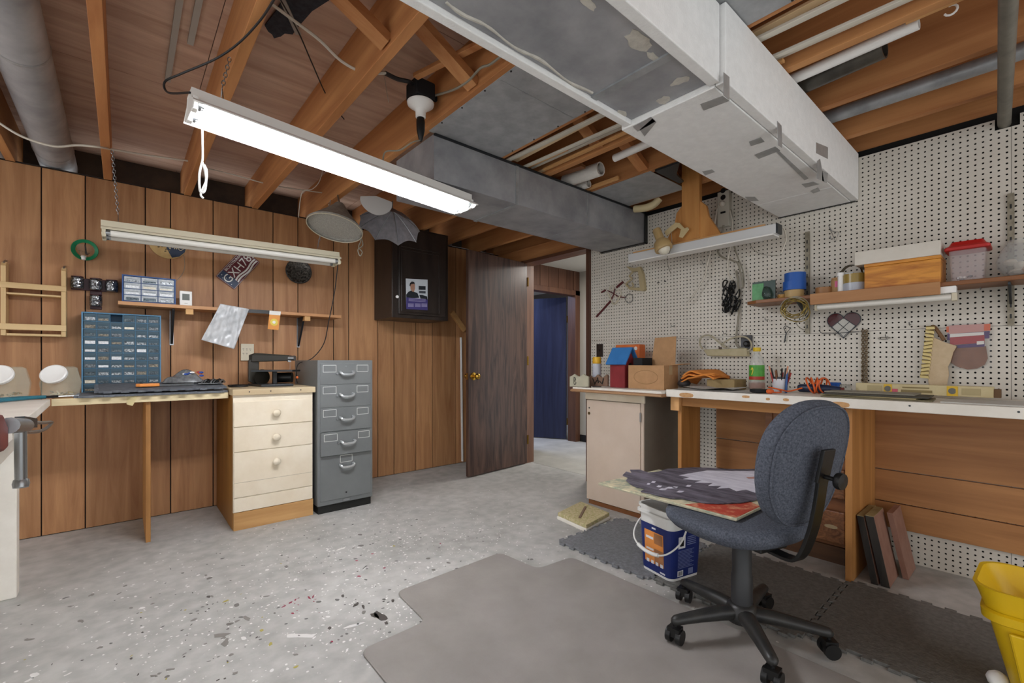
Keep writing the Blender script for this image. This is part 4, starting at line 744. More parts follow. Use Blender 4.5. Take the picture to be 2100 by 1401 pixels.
for x0 in (340, 560, 770):
    for k in range(4): pol('text_line', ((x0, 975 + 28 * k), (x0 + 180, 980 + 28 * k), (x0 + 180, 993 + 28 * k), (x0, 988 + 28 * k)), mat('poster_lilac', '#a9a2c4', .6), .001)
for k in range(3): pol('text_line', ((360, 795 + 40 * k), (900, 830 + 40 * k), (900, 842 + 40 * k), (360, 807 + 40 * k)), mat('poster_lilac', '#a9a2c4', .6), .001)
one('stair_moulding', MB().beam(on(926, 640, 'Y', 3.84), on(953, 678, 'Y', 3.84), .03, .05), pine_x, 'diagonal moulding offcut on the wall behind the open door', 'wood strip', bevel=.003)
one('white_strip', MB().beam(on(945, 692, 'Y', 3.845), on(948, 946, 'Y', 3.83), .02, .012, (1, 0, 0)), white, 'thin white trim strip leaning behind the open door edge', 'wood strip')
# ================================================================ right side: benches, cabinets, floor things
fcn = thing('counter_top', (2.8, 1.87, .818), 'brown-edged board top laid over the beige cabinet by the doorway', 'countertop')
part(fcn, 'board', MB().box(2.50, 3.075, 1.502, 2.24, .818, .838), wood('counter_brown', '#8a5f3e', '#b08660', 'Y', 14, .5, .02), bevel=.002)
part(fcn, 'edge_moulding', MB().box(2.488, 2.4995, 1.502, 2.24, .821, .834), wood('counter_edge', '#9a7350', '#c09a74', 'Y', 14, .5, .02), bevel=.003)
one('white_board', MB().box(2.505, 3.0, 1.508, 2.06, .8385, .855), white_paint, 'white painted board lying on the brown counter under the boxes', 'board', bevel=.002)
bgc = thing('beige_cabinet', (2.83, 1.93, 0), 'tall beige floor cabinet with one plain door and a finger hole', 'cabinet')
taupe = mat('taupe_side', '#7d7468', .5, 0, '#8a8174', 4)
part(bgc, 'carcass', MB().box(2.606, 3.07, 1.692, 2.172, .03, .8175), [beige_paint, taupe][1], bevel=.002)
part(bgc, 'top_rail', MB().box(2.592, 2.6055, 1.685, 2.184, .762, .8175), cream_paint, bevel=.002)
part(bgc, 'stile', MB().box(2.596, 2.6055, 1.692, 1.712, .03, .761), beige_paint)
dr = part(bgc, 'door', MB().box(2.588, 2.6055, 1.715, 2.168, .034, .758), beige_paint, bevel=.003)
part(dr, 'finger_hole', MB().cyl((2.5872, 2.145, .66), (2.5885, 2.145, .66), .011, 14), mat('hole_brass', '#5c4a26', .4, .6)); part(dr, 'screw_hole', MB().cyl((2.5872, 2.143, .70), (2.5885, 2.143, .70), .006, 10), black)
part(dr, 'hinge', MB().box(2.5865, 2.588, 1.706, 1.718, .64, .70), steel)
part(bgc, 'toe_kick', MB().box(2.597, 3.06, 1.71, 2.155, 0, .0295), dark_wood_y)
# long white bench
wbn = thing('white_workbench', (2.8, .4, 0), 'long white painted workbench below the pegboard with chipped front edge', 'workbench')
part(wbn, 'worktop', MB().box(2.56, 3.057, -1.2, 1.5, .826, .866), white_paint, bevel=.003)
part(wbn, 'front_edge', MB().box(2.547, 2.5595, -1.2, 1.503, .822, .8665), white_paint, bevel=.003)
chip = mat('chipped_wood', '#b98a58', .7, 0, '#d2a878', 40)
for y, hw, z0, z1 in ((1.37, .045, .824, .852), (.61, .04, .823, .85), (1.03, .02, .842, .856), (.92, .01, .836, .85), (.835, .014, .838, .852)):
    part(wbn, 'paint_chip', MB().prism([(2.5462, y + hw * math.cos(a), (z0 + z1) / 2 + (z1 - z0) / 2 * math.copysign(abs(math.sin(a)) ** .6, math.sin(a))) for a in [2 * PI * i / 14 for i in range(14)]], (.0012, 0, 0)), chip)
for y in (.36, .05): part(wbn, 'nail_head', MB().cyl((2.5455, y, .85), (2.5475, y, .85), .004, 8), dark_steel)
part(wbn, 'apron', MB().box(2.625, 2.645, .60, 1.44, .765, .825), wood('apron_wood', '#8f5f30', '#b98348', 'Y', 12, .55, .02))
legm = wood('bench_leg_wood', '#9a6630', '#c48c50', 'Z', 10, .55, .03)
part(wbn, 'board_leg', MB().box(2.622, 2.86, 1.442, 1.466, 0, .825), legm, bevel=.0015); part(wbn, 'leg_cleat', MB().box(2.595, 2.62, 1.444, 1.50, .735, .821), pine, bevel=.002)
part(wbn, 'board_leg', MB().box(2.60, 3.055, .572, .60, 0, .825), legm, bevel=.0015)
# old dresser pedestal
ds = thing('drawer_pedestal', (2.92, .82, 0), 'old dark burl-wood drawer pedestal tucked under the white bench', 'cabinet')
burl = wood('burl_wood', '#5c3620', '#9a6a44', 'Y', 22, .4, .05, .2, dist=3.5, k=.7)
part(ds, 'carcass', MB().box(2.80, 3.05, .612, 1.02, .0, .76), dark_wood_y, bevel=.002); part(ds, 'side_stile', MB().box(2.786, 2.799, .612, .64, .0, .76).box(2.786, 2.799, .985, 1.02, 0, .76), dark_wood_y)
part(ds, 'base_rail', MB().box(2.782, 2.799, .612, 1.02, 0.0, .085), wood('base_rail_w', '#3f2817', '#5c3d24', 'Y', 14, .5, .02))
for z0, z1 in ((.545, .695), (.335, .485), (.105, .270)):
    d = part(ds, 'drawer', MB().box(2.772, 2.7995, .640, .984, z0, z1), burl, bevel=.006); part(d, 'pull', MB().lathe([(.012, 0), (.018, .01), (.014, .018), (0, .02)], (2.772, .81, (z0 + z1) / 2), (-1, 0, 0), 14), brass, 60)
    part(d, 'worn_patch', MB().prism([(2.7712, .70 + .03 * math.cos(a), (z0 + z1) / 2 + .01 * math.sin(a)) for a in [2 * PI * i / 10 for i in range(10)]], (.001, 0, 0)), mat('worn_cream', '#b5a07c', .6))
# leaning slabs
edge_k = mat('slab_black', '#181513', .45, 0, '#3a332c', 14, (1, 1, .15)); pink = mat('slab_pink', '#8c6656', .75, 0, '#9c7767', 14); topw = mat('slab_top', '#8a7d58', .7, 0, '#a0936c', 18)
def slab(x0, x1, y, th, h, lean, lab, em):
    o = V(0, lean, h); t = thing('leaning_slab', ((x0 + x1) / 2, y, 0), lab, 'board', 'boards leaning on the bench leg')
    part(t, 'slab_core', MB().prism([(x0 + .004, y, .001), (x0 + .004, y - th, .001), (x0 + .004, y - th + lean, h), (x0 + .004, y + lean, h)], (x1 - x0 - .004, 0, 0)), pink, bevel=.002)
    part(t, 'edge_strip', MB().prism([(x0, y, .001), (x0, y - th, .001), (x0, y - th + lean, h), (x0, y + lean, h)], (.004, 0, 0)), em)
    part(t, 'top_strip', MB().prism([(x0, y - th + lean, h), (x1, y - th + lean, h), (x1, y + lean, h), (x0, y + lean, h)], (0, 0, .002)), topw if em is edge_k else pink)
slab(2.655, 2.90, .512, .026, .305, .055, 'black-edged slab closest to the bench leg', edge_k); slab(2.66, 2.86, .476, .032, .312, .06, 'wider black-edged slab leaning second from the bench leg', edge_k); slab(2.83, 3.02, .425, .022, .30, .06, 'plain pinkish-brown slab leaning farthest from the bench leg', pink)
# ---------------------------------------------------------------- mats on the floor
cm = [(.64, .25), (1.80, .25), (1.80, 1.61), (1.57, 1.63), (1.55, 1.90), (.93, 1.88), (.915, 1.59), (.645, 1.585)]
def roundpoly(P, r=.045, k=5):
    out = []; n = len(P)
    for i in range(n):
        a, b, c = Vector(P[i - 1]), Vector(P[i]), Vector(P[(i + 1) % n]); p = b + (a - b).normalized() * r; q = b + (c - b).normalized() * r
        for j in range(k + 1): t = j / k; out.append((1 - t) ** 2 * p + 2 * t * (1 - t) * b + t * t * q)
    return out
one('chair_mat', MB().prism([(p.x, p.y, .0005) for p in roundpoly(cm)], (0, 0, .008)), mat('mat_taupe', '#8a8580', .55, 0, '#97928d', 5, bump=.08, bscale=120), 'large taupe chair mat with a stepped outline on the concrete', 'mat', bevel=.004)
foamt = mat('foam_tile_dark', '#5c5b57', .65, 0, '#757470', 60, bump=.7, bscale=110)
TEX = mat('foam_tile_far', '#66686b', .65, 0, '#808286', 60, bump=.7, bscale=110)
def ftile(x0, x1, y0, y1, m, lab):
    o = one('foam_floor_tile', jig(None, '', ((x0 + x1) / 2, (y0 + y1) / 2), x1 - x0 - .02, y1 - y0 - .02, .0005, .012, 0, m), m, lab, 'mat', 'interlocking foam tiles along the right bench', bevel=.002); return o
ftile(1.885, 2.49, 1.2, 1.80, TEX, 'grey textured foam tile nearest the beige cabinet'); ftile(1.90, 2.555, .585, 1.198, foamt, 'dark textured foam tile under the office chair'); ftile(1.955, 2.60, -.03, .583, foamt, 'dark textured foam tile in front of the leaning slabs'); ftile(1.955, 2.60, -.65, -.032, foamt, 'dark foam tile at the right picture edge by the yellow bucket')
# plaster trap
st_ = thing('stone_tray', (2.3, 1.96, 0), 'cream speckled two-layer slab with a groove on the floor', 'slab'); scream = mat('speckled_cream', '#c9bb96', .8, 0, '#a8a06e', 60, bump=.6, bscale=90, lo=.4, hi=.6)
tq = [V(2.171, 2.07), V(2.135, 1.79), V(2.435, 1.84), V(2.479, 2.13)]
part(st_, 'lower_slab', MB().prism([(p.x, p.y, .0) for p in tq], (0, 0, .022)), white_paint, bevel=.003); tc2 = sum(tq, V(0, 0)) / 4
part(st_, 'upper_slab', MB().prism([(tc2.x + (p.x - tc2.x) * .97, tc2.y + (p.y - tc2.y) * .97, .0225) for p in tq], (0, 0, .022)), scream, bevel=.003)
part(st_, 'groove_bar', MB().beam((2.40, 2.02, .047), (2.20, 1.90, .047), .014, .006), mat('groove_brown', '#7a6250', .6))
# ---------------------------------------------------------------- bucket
bk = thing('litter_bucket', (2.045, 1.185, .013), 'square white plastic pail with a navy and orange label on the foam tile', 'bucket', rz=math.radians(-13))
def rsq(hx, hy, r, z, n=5):
    out = []
    for cx, cy, a0 in ((hx - r, hy - r, 0), (-hx + r, hy - r, 90), (-hx + r, -hy + r, 180), (hx - r, -hy + r, 270)):
        for k in range(n + 1): a = math.radians(a0 + 90 * k / n); out.append((cx + r * math.cos(a), cy + r * math.sin(a), z))
    return out
def loft(rings, cap0=True, cap1=False):
    mb = MB(); n = len(rings[0]); vs = [p for r in rings for p in r]
    fs = [(i * n + k, i * n + (k + 1) % n, (i + 1) * n + (k + 1) % n, (i + 1) * n + k) for i in range(len(rings) - 1) for k in range(n)]
    if cap0: fs.append(list(range(n))[::-1])
    if cap1: fs.append(list(range((len(rings) - 1) * n, len(rings) * n)))
    return mb.add(vs, fs)
pail_w = mat('pail_white', '#dddcd8', .4); navy = mat('label_navy', '#1c2a66', .35)
part(bk, 'pail', loft([rsq(.092, .092, .03, 0), rsq(.102, .102, .032, .24), rsq(.104, .104, .032, .31), rsq(.110, .110, .034, .312), rsq(.110, .110, .034, .322), rsq(.101, .101, .03, .322), rsq(.099, .099, .03, .24), rsq(.09, .09, .03, .006)], True, True), pail_w, 40, local=True)
part(bk, 'rim_band', loft([rsq(.105, .105, .032, .282), rsq(.114, .114, .034, .284), rsq(.114, .114, .034, .294), rsq(.105, .105, .032, .296)], False), pail_w, 40, local=True)
lb = part(bk, 'navy_label', loft([rsq(.0935, .0935, .03, .012), rsq(.1028, .1028, .032, .238)], False), navy, 40, local=True)
def lab_quad(u0, u1, z0, z1, face, m, name, d=.0008):                # a patch of print on one of the two sides facing the room
    w_ = lambda z: .0935 + (.1028 - .0935) * (z - .012) / .226 + d
    P = []
    for u, z in ((u0, z0), (u1, z0), (u1, z1), (u0, z1)):
        P.append((-w_(z), -u, z) if face == 'L' else (u, -w_(z), z))
    part(lb, name, MB().prism(P, (.0004, 0, 0) if face == 'L' else (0, .0004, 0)), m, local=True)
org = mat('label_orange', '#d98a42', .45); tanp = mat('label_tan', '#9c6a44', .5); prw = mat('label_print', '#d9d9de', .5); prg = mat('label_print_dim', '#6f78a0', .5)
lab_quad(-.06, .055, .05, .205, 'L', org, 'orange_panel'); lab_quad(.0, .055, .05, .125, 'L', tanp, 'cat_picture', .0012); lab_quad(.0, .05, .15, .2, 'L', tanp, 'scoop_picture', .0012)
for z, h_ in ((.165, .012), (.11, .010), (.096, .006)): lab_quad(-.05, -.005, z, z + h_, 'L', prw, 'print_line', .0014)
for u in (-.05, -.022, .006, .034): lab_quad(u, u + .016, .047, .063, 'L', prw, 'round_badge', .0016)
lab_quad(-.012, .012, .218, .226, 'L', prw, 'print_line', .0012); lab_quad(.03, .06, .018, .026, 'L', prw, 'print_line', .0012)
lab_quad(-.055, -.012, .15, .205, 'R', prw, 'cat_icon_panel'); lab_quad(-.045, -.022, .16, .19, 'R', black, 'cat_icon', .0014)
for k in range(14): lab_quad(-.055, .045 - .012 * (k % 3), .055 + .0068 * k if k < 13 else .13, .0575 + .0068 * k if k < 13 else .133, 'R', prg, 'print_line')
for k in range(5): lab_quad(.0, .055, .16 + .009 * k, .164 + .009 * k, 'R', prg, 'print_line')
lab_quad(-.055, -.02, .018, .045, 'R', prw, 'barcode_panel'); lab_quad(.012, .042, .018, .046, 'R', prg, 'badge')
for k in range(5): lab_quad(-.05 + .0055 * k, -.0475 + .0055 * k, .022, .041, 'R', black, 'bar', .0014)
hn = [(-.02, .112, .275), (-.09, .125, .20), (-.135, .09, .15), (-.15, .0, .125), (-.135, -.09, .135), (-.07, -.125, .19), (.0, -.112, .275)]
hd_ = part(bk, 'handle', MB().tube(spline(hn, 7), .004, 8), pail_w, True, local=True)
part(hd_, 'grip', MB().tube(spline(hn, 7)[17:27], .009, 10), pail_w, True, local=True)
for y in (.108, -.108): part(bk, 'handle_lug', MB().box(-.025, .025, min(y, y * 1.05), max(y, y * 1.05), .255, .283), pail_w, local=True, bevel=.002)
bk.scale = (1.05, 1.05, 1.0)
one('red_scoop', MB().lathe([(.03, 0), (.045, .10), (.048, .13), (.044, .13), (.028, .005)], (2.07, 1.16, .165), (.25, -.2, 1), 20), mat('dark_red_plastic', '#6a1714', .45), 'dark red plastic scoop standing inside the white pail', 'scoop', smooth=True)
# ---------------------------------------------------------------- office chair
ch = thing('office_chair', (1.77, .73, .009), 'blue-grey fabric office chair on a dusty black five-star base', 'chair')
fabric = mat('chair_fabric', '#343842', .9, 0, '#5c616c', 160, detail=3, bump=.5, lo=.3, hi=.7); plas = mat('chair_plastic', '#1d1e20', .42, 0, '#33322f', 12)
hub = V(1.77, .73, 0)
part(ch, 'base_hub', MB().lathe([(.03, .055), (.055, .06), (.06, .085), (.05, .115), (.04, .125)], hub, (0, 0, 1), 24), plas, 50)
part(ch, 'gas_column', MB().lathe([(.037, .10), (.037, .23), (.034, .235), (.034, .375)], hub, (0, 0, 1), 28), mat('column_grey', '#2c2d2f', .45), 40)
part(ch, 'seat_plate', MB().box(1.70, 1.84, .60, .82, .365, .385), black, bevel=.004)
for k, a in enumerate((5, 77, 149, 221, 293)):
    a = math.radians(a); d = V(math.cos(a), math.sin(a), 0); s = V(-d.y, d.x, 0); u = V(0, 0, 1); rings = []
    for t, wd_, h_, zc in ((.03, .032, .026, .09), (.10, .029, .025, .092), (.18, .024, .021, .088), (.25, .021, .018, .083), (.272, .019, .017, .081), (.283, .011, .011, .08), (.287, .001, .001, .08)):
        rings.append([hub + d * t + u * zc + s * wd_ * math.cos(q_) + u * h_ * math.sin(q_) for q_ in [2 * PI * j / 14 for j in range(14)]])
    arm = part(ch, 'base_arm', loft(rings, True, True), plas, 60)
    c = hub + d * .272; an = a + (1.2, .4, 2.2, .9, 1.9)[k]; w_ = V(math.cos(an), math.sin(an), 0); f_ = V(-w_.y, w_.x, 0)
    cs = part(arm, 'caster', MB().cyl(c + w_ * .028 + V(0, 0, .027), c + w_ * .010 + V(0, 0, .027), .0265, 18).cyl(c - w_ * .010 + V(0, 0, .027), c - w_ * .028 + V(0, 0, .027), .0265, 18).obox(c + V(0, 0, .043), w_ * .022, f_ * .02, V(0, 0, .016)).cyl(c + V(0, 0, .045), c + V(0, 0, .075), .007, 8), black, 40)
def sup(a, n): c, s = math.cos(a), math.sin(a); return math.copysign(abs(c) ** (2 / n), c), math.copysign(abs(s) ** (2 / n), s)
rings = []
for sc, z in ((.45, .372), (.72, .378), (.90, .396), (.985, .418), (1.0, .434), (.97, .449), (.86, .456), (.5, .458)):
    rings.append([V(1.775 + .232 * sc * sup(2 * PI * j / 40, 2.8)[0], .765 + .225 * sc * sup(2 * PI * j / 40, 2.8)[1], z) for j in range(40)])
part(ch, 'seat', loft(rings, True, True), fabric, 60)
# backrest: reclined rounded cushion with piping
Rc = V(1.795, .508, .690); up = V(0, -.20, 1).normalized(); sx = V(1, 0, 0); nb = sx.cross(up) * 1      # nb points to -Y (back)
if nb.y > 0: nb = -nb
def back(a, sc, off):
    c, s = sup(a, 2.6); zz = s * .218 * sc; wf = .207 * (1 - .16 * (.5 - s * .5) ** 1.5 - .10 * max(0, s) ** 2); xx = c * wf * sc
    return Rc + sx * xx + up * zz + nb * (off - .55 * xx * xx + .02 * s * s * 0)
rings = [[back(2 * PI * j / 48, sc, off) for j in range(48)] for sc, off in ((.3, -.045), (.7, -.044), (.9, -.036), (.985, -.018), (1.0, .002), (.985, .02), (.93, .032), (.7, .040), (.3, .042))]
bk_ = part(ch, 'backrest', loft(rings, True, True), fabric, 60)
part(bk_, 'piping', MB().tube([back(2 * PI * j / 48, .945, .032) for j in range(48)], .0042, 6, True), fabric, True)
br = spline([V(1.77, .64, .368), V(1.77, .545, .362), V(1.77, .505, .385), V(1.77, .472, .47), V(1.77, .452, .56), V(1.77, .438, .66), V(1.77, .43, .715)], 5)
mbb = MB(); rg = []
for i, p in enumerate(br):
    t = (br[min(i + 1, len(br) - 1)] - br[max(i - 1, 0)]).normalized(); n_ = sx.cross(t).normalized(); rg.append([p + sx * .024 + n_ * .006, p - sx * .024 + n_ * .006, p - sx * .024 - n_ * .006, p + sx * .024 - n_ * .006])
sb_ = part(ch, 'back_bar', loft(rg, True, True), mat('black_satin', '#101010', .3), bevel=.002)
part(sb_, 'back_bar_cover', MB().obox(V(1.77, .43, .70), sx * .03, up * .055, nb * .006), black, bevel=.003)
part(sb_, 'adjust_knob', MB().cyl((1.77, .43, .665), (1.77, .385, .662), .007, 10).lathe([(.0, 0), (.024, 0), (.027, .006), (.025, .018), (.0, .02)], (1.77, .395, .662), (0, -1, -.05), 14), black, 40)
for o_ in list(ch.children):                                  # the swivel part is turned away from the base
    if o_.name.split('.')[0] in ('seat', 'backrest', 'back_bar', 'seat_plate'): o_.rotation_euler = (0, 0, math.radians(-16))
ch.location.z += .009
# prints lying on the seat
pr1 = thing('poster_board', (1.87, 1.0, .462), 'red and cream printed board lying under the eagle cut-out', 'board'); bq = [V(1.66, 1.32), V(1.655, .70), V(1.86, .695), V(2.11, .74), V(2.10, 1.28)]
part(pr1, 'board', MB().prism([(p.x, p.y, .4685) for p in bq], (0, 0, .006)), mat('board_print', '#9aa08a', .5, 0, '#d9cfae', 22, lo=.4, hi=.6))
part(pr1, 'red_print', MB().prism([(1.662, .90, .4748), (1.66, .705, .4748), (1.86, .70, .4748), (1.90, .76, .4748), (1.75, .86, .4748)], (0, 0, .0005)), mat('board_red', '#b53a28', .5, 0, '#d9a07a', 26, lo=.5, hi=.7))
part(pr1, 'lower_sheet', MB().prism([(p.x + .004, p.y + .004, .4625) for p in bq], (0, 0, .0055)), mat('sheet_cream', '#b9b39c', .6))
eg = thing('eagle_cutout', (1.9, 1.0, .476), 'large eagle-shaped cut-out print resting across the chair seat', 'print')
eo = [(1277, 979), (1284, 972), (1296, 975), (1292, 968), (1312, 968), (1330, 974), (1350, 972), (1368, 966), (1392, 965), (1420, 963), (1452, 964), (1480, 966), (1520, 967), (1552, 966), (1566, 985), (1566, 1006), (1560, 1024), (1548, 1031), (1520, 1036), (1480, 1038), (1446, 1037), (1420, 1032), (1396, 1027), (1376, 1027), (1352, 1022), (1330, 1016), (1314, 1013), (1324, 1007), (1306, 1004), (1292, 997), (1284, 990), (1288, 984)]
zE = .4765
part(eg, 'body', MB().prism([PZ(x, y, zE) for x, y in eo], (0, 0, .005)), mat('eagle_dark', '#3e3a44', .7, 0, '#75707c', 34, (1, .25, 1), .5, lo=.35, hi=.65), bevel=.001)
hw = [(1566, 1010), (1548, 1014), (1530, 1008), (1510, 1011), (1495, 1004), (1470, 1006), (1480, 1000), (1452, 1000), (1462, 994), (1425, 993), (1440, 989), (1400, 986), (1415, 982), (1392, 978), (1420, 973), (1450, 968), (1500, 969), (1555, 969), (1566, 985)]
part(eg, 'white_head', MB().prism([PZ(x, y, zE + .0052) for x, y in hw], (0, 0, .0006)), mat('eagle_white', '#c4c2cf', .7, 0, '#e6e5ee', 40, (1, .2, 1), .4))
for px, py, w_ in ((1375, 1004, 12), (1352, 1001, 6), (1340, 992, 5), (1395, 1012, 8), (1360, 1007, 9), (1330, 996, 4), (1412, 1000, 6), (1384, 1003, 7)):
    part(eg, 'white_feather', MB().prism([PZ(px + dx_, py + dy_, zE + .0052) for dx_, dy_ in ((-w_, .8), (-w_ * .3, -2), (w_, -1.2), (w_ * .5, 1.6), (-w_ * .2, 1.8))], (0, 0, .0006)), mat('eagle_white', '#c4c2cf', .7))
part(eg, 'beak', MB().prism([PZ(x, y, zE + .006) for x, y in ((1530, 982), (1566, 980), (1566, 985), (1535, 985))], (0, 0, .0006)), mat('eagle_beak', '#b98a80', .6))
pr1.location.z += .007; eg.location.z += .007
# ---------------------------------------------------------------- yellow bucket
yk = thing('yellow_bucket', (2.16, -.09, .013), 'bright yellow plastic mop bucket with a flared rim at right edge', 'bucket'); yel = mat('yellow_plastic', '#e3bb16', .4)
def yring(x0, x1, y0, y1, r, z, wav=0):
    P = rsq((x1 - x0) / 2, (y1 - y0) / 2, r, z, 6); c = V((x0 + x1) / 2, (y0 + y1) / 2, 0); return [V(p[0] + c.x, p[1] + c.y, z + wav * (math.cos(3 * math.atan2(p[1], p[0])))) for p in P]
part(yk, 'body', loft([yring(2.04, 2.26, -.30, .045, .06, .0132), yring(2.03, 2.27, -.31, .055, .06, .03), yring(1.995, 2.30, -.35, .095, .05, .22), yring(1.985, 2.31, -.36, .105, .05, .27), yring(1.975, 2.33, -.37, .13, .06, .33, .012), yring(1.97, 2.335, -.375, .137, .06, .345, .012), yring(1.98, 2.325, -.365, .127, .06, .345, .012), yring(1.995, 2.30, -.35, .095, .05, .27), yring(2.05, 2.25, -.29, .035, .05, .025)], True, True), yel, 50)
part(yk, 'rim_band', loft([yring(1.98, 2.315, -.365, .11, .05, .255), yring(1.972, 2.323, -.373, .118, .055, .26), yring(1.970, 2.325, -.375, .12, .055, .285), yring(1.98, 2.315, -.365, .11, .05, .29)], False), yel, 50)
part(yk, 'front_panel', MB().prism([(1.985, -.33, .24), (1.985, .06, .24), (2.025, .03, .05), (2.025, -.28, .05)], (-.012, 0, 0)), yel, bevel=.006)
one('white_rag', MB().ball((2.085, .085, .041), .03, 12, (1.2, .9, .75)), white, 'small white wad lying on the floor by the yellow bucket', 'rag', smooth=True)
# ================================================================ pegboard wall and the things on the right benches
XP = 3.079
def peg_pt(px, py, d=0.0): return on(px, py, 'X', XP - d)
# hanging strip light on a T-shaped wooden bracket
tb = thing('strip_light', (2.79, 1.46, 1.75), 'white strip light hung from a tan wooden post before the pegboard', 'light')
part(tb, 'channel', MB().box(2.755, 2.825, .955, 1.925, 1.752, 1.808), mat('strip_white', '#d3d4d4', .45), bevel=.004)
part(tb, 'reflector', MB().box(2.745, 2.835, .965, 1.915, 1.744, 1.752), white)
part(tb, 'end_cap', MB().box(2.757, 2.823, .945, .9545, 1.754, 1.806), dark_steel)
part(tb, 'wood_rail', MB().box(2.775, 2.81, 1.02, 1.90, 1.8085, 1.822), pine, bevel=.002)
part(tb, 'post', MB().box(2.776, 2.812, 1.405, 1.525, 1.8225, 2.38), pine_z, bevel=.002)
for y0, sgn in ((1.405, -1), (1.525, 1)):
    part(tb, 'gusset', MB().prism([(2.782, y0, 1.8225), (2.782, y0 + sgn * .13, 1.8225), (2.782, y0 + sgn * .055, 1.95), (2.782, y0 + sgn * .04, 2.02), (2.782, y0, 2.06)], (.025, 0, 0)), pine_z, bevel=.002)
dl = thing('clamp_spotlight', (2.75, 1.78, 1.78), 'beige clamp-on spotlight with a clear bulb on the strip light', 'lamp'); beige = mat('beige_enamel', '#b89c6c', .4)
hc = on(1362, 512, 'X', 2.68); ha = (on(1345, 468, 'X', 2.68) - hc).normalized()
part(dl, 'shade', MB().lathe([(.055, 0), (.058, .01), (.05, .055), (.03, .075), (.028, .08), (.027, .15), (.024, .155), (0, .155)], hc, ha, 28), beige, 50)
part(dl, 'bulb', MB().ball(hc + ha * .005, .04, 14), mat('bulb_white', '#d9d3c2', .2), True)
part(dl, 'arm', MB().prism([on(x, y, 'X', 2.735) for x, y in ((1362, 475), (1385, 456), (1393, 457), (1403, 468), (1410, 466), (1412, 470), (1398, 488), (1392, 486), (1396, 470), (1388, 466), (1366, 484))], (.012, 0, 0)), mat('pale_clamp', '#cdb98c', .5), bevel=.002)
part(dl, 'arm_wire', MB().tube(spline([on(1376, 475, 'X', 2.72), on(1378, 500, 'X', 2.72), on(1374, 515, 'X', 2.73), on(1368, 530, 'X', 2.8), on(1371, 548, 'X', 2.95), on(1376, 562, 'X', 3.06)], 5), .002, 5), cord_g)
ps = thing('power_strip', (3.04, 1.4, 1.95), 'long grey power strip mounted upright high on the pegboard', 'power strip'); pa, pb = on(1471, 378, 'X', 3.04), on(1495, 462, 'X', 3.04)
part(ps, 'case', MB().box(3.04, 3.078, pb.y, pa.y, pb.z, 2.175), mat('strip_grey', '#cfccbf', .45), bevel=.004); cy_ = (pa.y + pb.y) / 2
for k in range(4):
    z = pb.z + .15 + .045 * k
    part(ps, 'socket', MB().cyl((3.0385, cy_, z), (3.0405, cy_, z), .017, 16), black)
part(ps, 'switch', MB().box(3.036, 3.0405, cy_ - .016, cy_ + .016, pb.z + .088, pb.z + .10), black); part(ps, 'plug', MB().lathe([(.018, 0), (.018, .02), (.008, .03), (0, .03)], (3.038, cy_, pb.z + .15), (-1, 0, 0), 16), offwhite, 50)
def pw(name, pts, r, m, lab, d=.012): return one(name, MB().tube(spline([peg_pt(x, y, d) if not isinstance(x, Vector) else x for x, y in pts], 6), r, 6), m, lab, 'cord', smooth=True)
pw('lamp_flex', [(1471, 428), (1466, 455), (1462, 490), (1456, 520), (1450, 545), (1446, 565), (1432, 590), (1418, 612), (1408, 622)], .0055, cord_w, 'white flex from the power strip hanging over a peg hook', .05)
pw('strip_flex', [(1484, 462), (1480, 480), (1472, 500), (1473, 518), (1482, 528), (1500, 534), (1513, 540), (1518, 556), (1522, 572), (1524, 590)], .006, cord_g, 'grey flex from the power strip falling to the black tie bundle', .05)
pw('white_flex', [(1497, 432), (1502, 455), (1502, 480), (1499, 500), (1494, 525), (1492, 545), (1494, 560), (1502, 575)], .005, cord_w, 'white flex looping between power strip and black tie bundle', .06)
pw('brown_flex', [(1499, 430), (1503, 460), (1504, 495), (1512, 525), (1522, 550), (1526, 575), (1524, 592)], .0045, cord_g, 'thin brown flex right of the power strip', .04)
pw('strip_light_flex', [(1597, 463), (1608, 470), (1612, 490), (1608, 505), (1602, 520)], .005, cord_w, 'short white flex curling from the strip light end', .10)
pw('thin_wire', [(1534, 490), (1540, 505), (1552, 517), (1570, 523), (1596, 524)], .0015, cord_g, 'very thin wire drooping under the strip light', .02)
pw('grey_cable', [(1510, 555), (1514, 580), (1516, 620), (1514, 655), (1511, 680), (1509, 700), (1514, 712), (1528, 714)], .006, cord_g, 'grey cable running down the pegboard to the dark outlet', .02)
# small wire hooks
def hook(px, py, lab, k=1.0): 
    p = peg_pt(px, py); return one('peg_hook', MB().tube([p, p + V(-.012, 0, -.002), p + V(-.028 * k, 0, -.008), p + V(-.045 * k, 0, -.004), p + V(-.05 * k, 0, .008)], .0022, 6), steel, lab, 'hook', 'wire hooks on the pegboard', smooth=True)
for px, py, lab in ((1708, 490, 'wire hook left alone above the white box'), (1820, 690, 'wire hook right of the chain strips'), (1868, 665, 'wire hook near the tan cloth'), (1575, 655, 'wire hook under the shelf left end'), (1490, 683, 'wire hook above the beige power bar'), (1444, 710, 'wire hook left of the beige power bar'), (1383, 668, 'wire hook above the cardboard box'), (1447, 541, 'wire hook carrying the white flex'), (2012, 592, 'wire hook below the red-lidded tub')): hook(px, py, lab)
one('wire_clip', MB().tube([peg_pt(x, y, .012) for x, y in ((1699, 462), (1706, 474), (1720, 476), (1714, 496), (1705, 476), (1699, 462))], .0016, 5), steel, 'bent triangular wire clip above the shelf boxes', 'clip', smooth=True)
one('wire_clip', MB().tube([peg_pt(x, y, .012) for x, y in ((1611, 668), (1621, 674), (1613, 683), (1610, 700), (1608, 703), (1612, 683), (1607, 672), (1611, 668))], .002, 5), dark_steel, 'small dark wire clip hanging under the wire coil', 'clip', smooth=True)
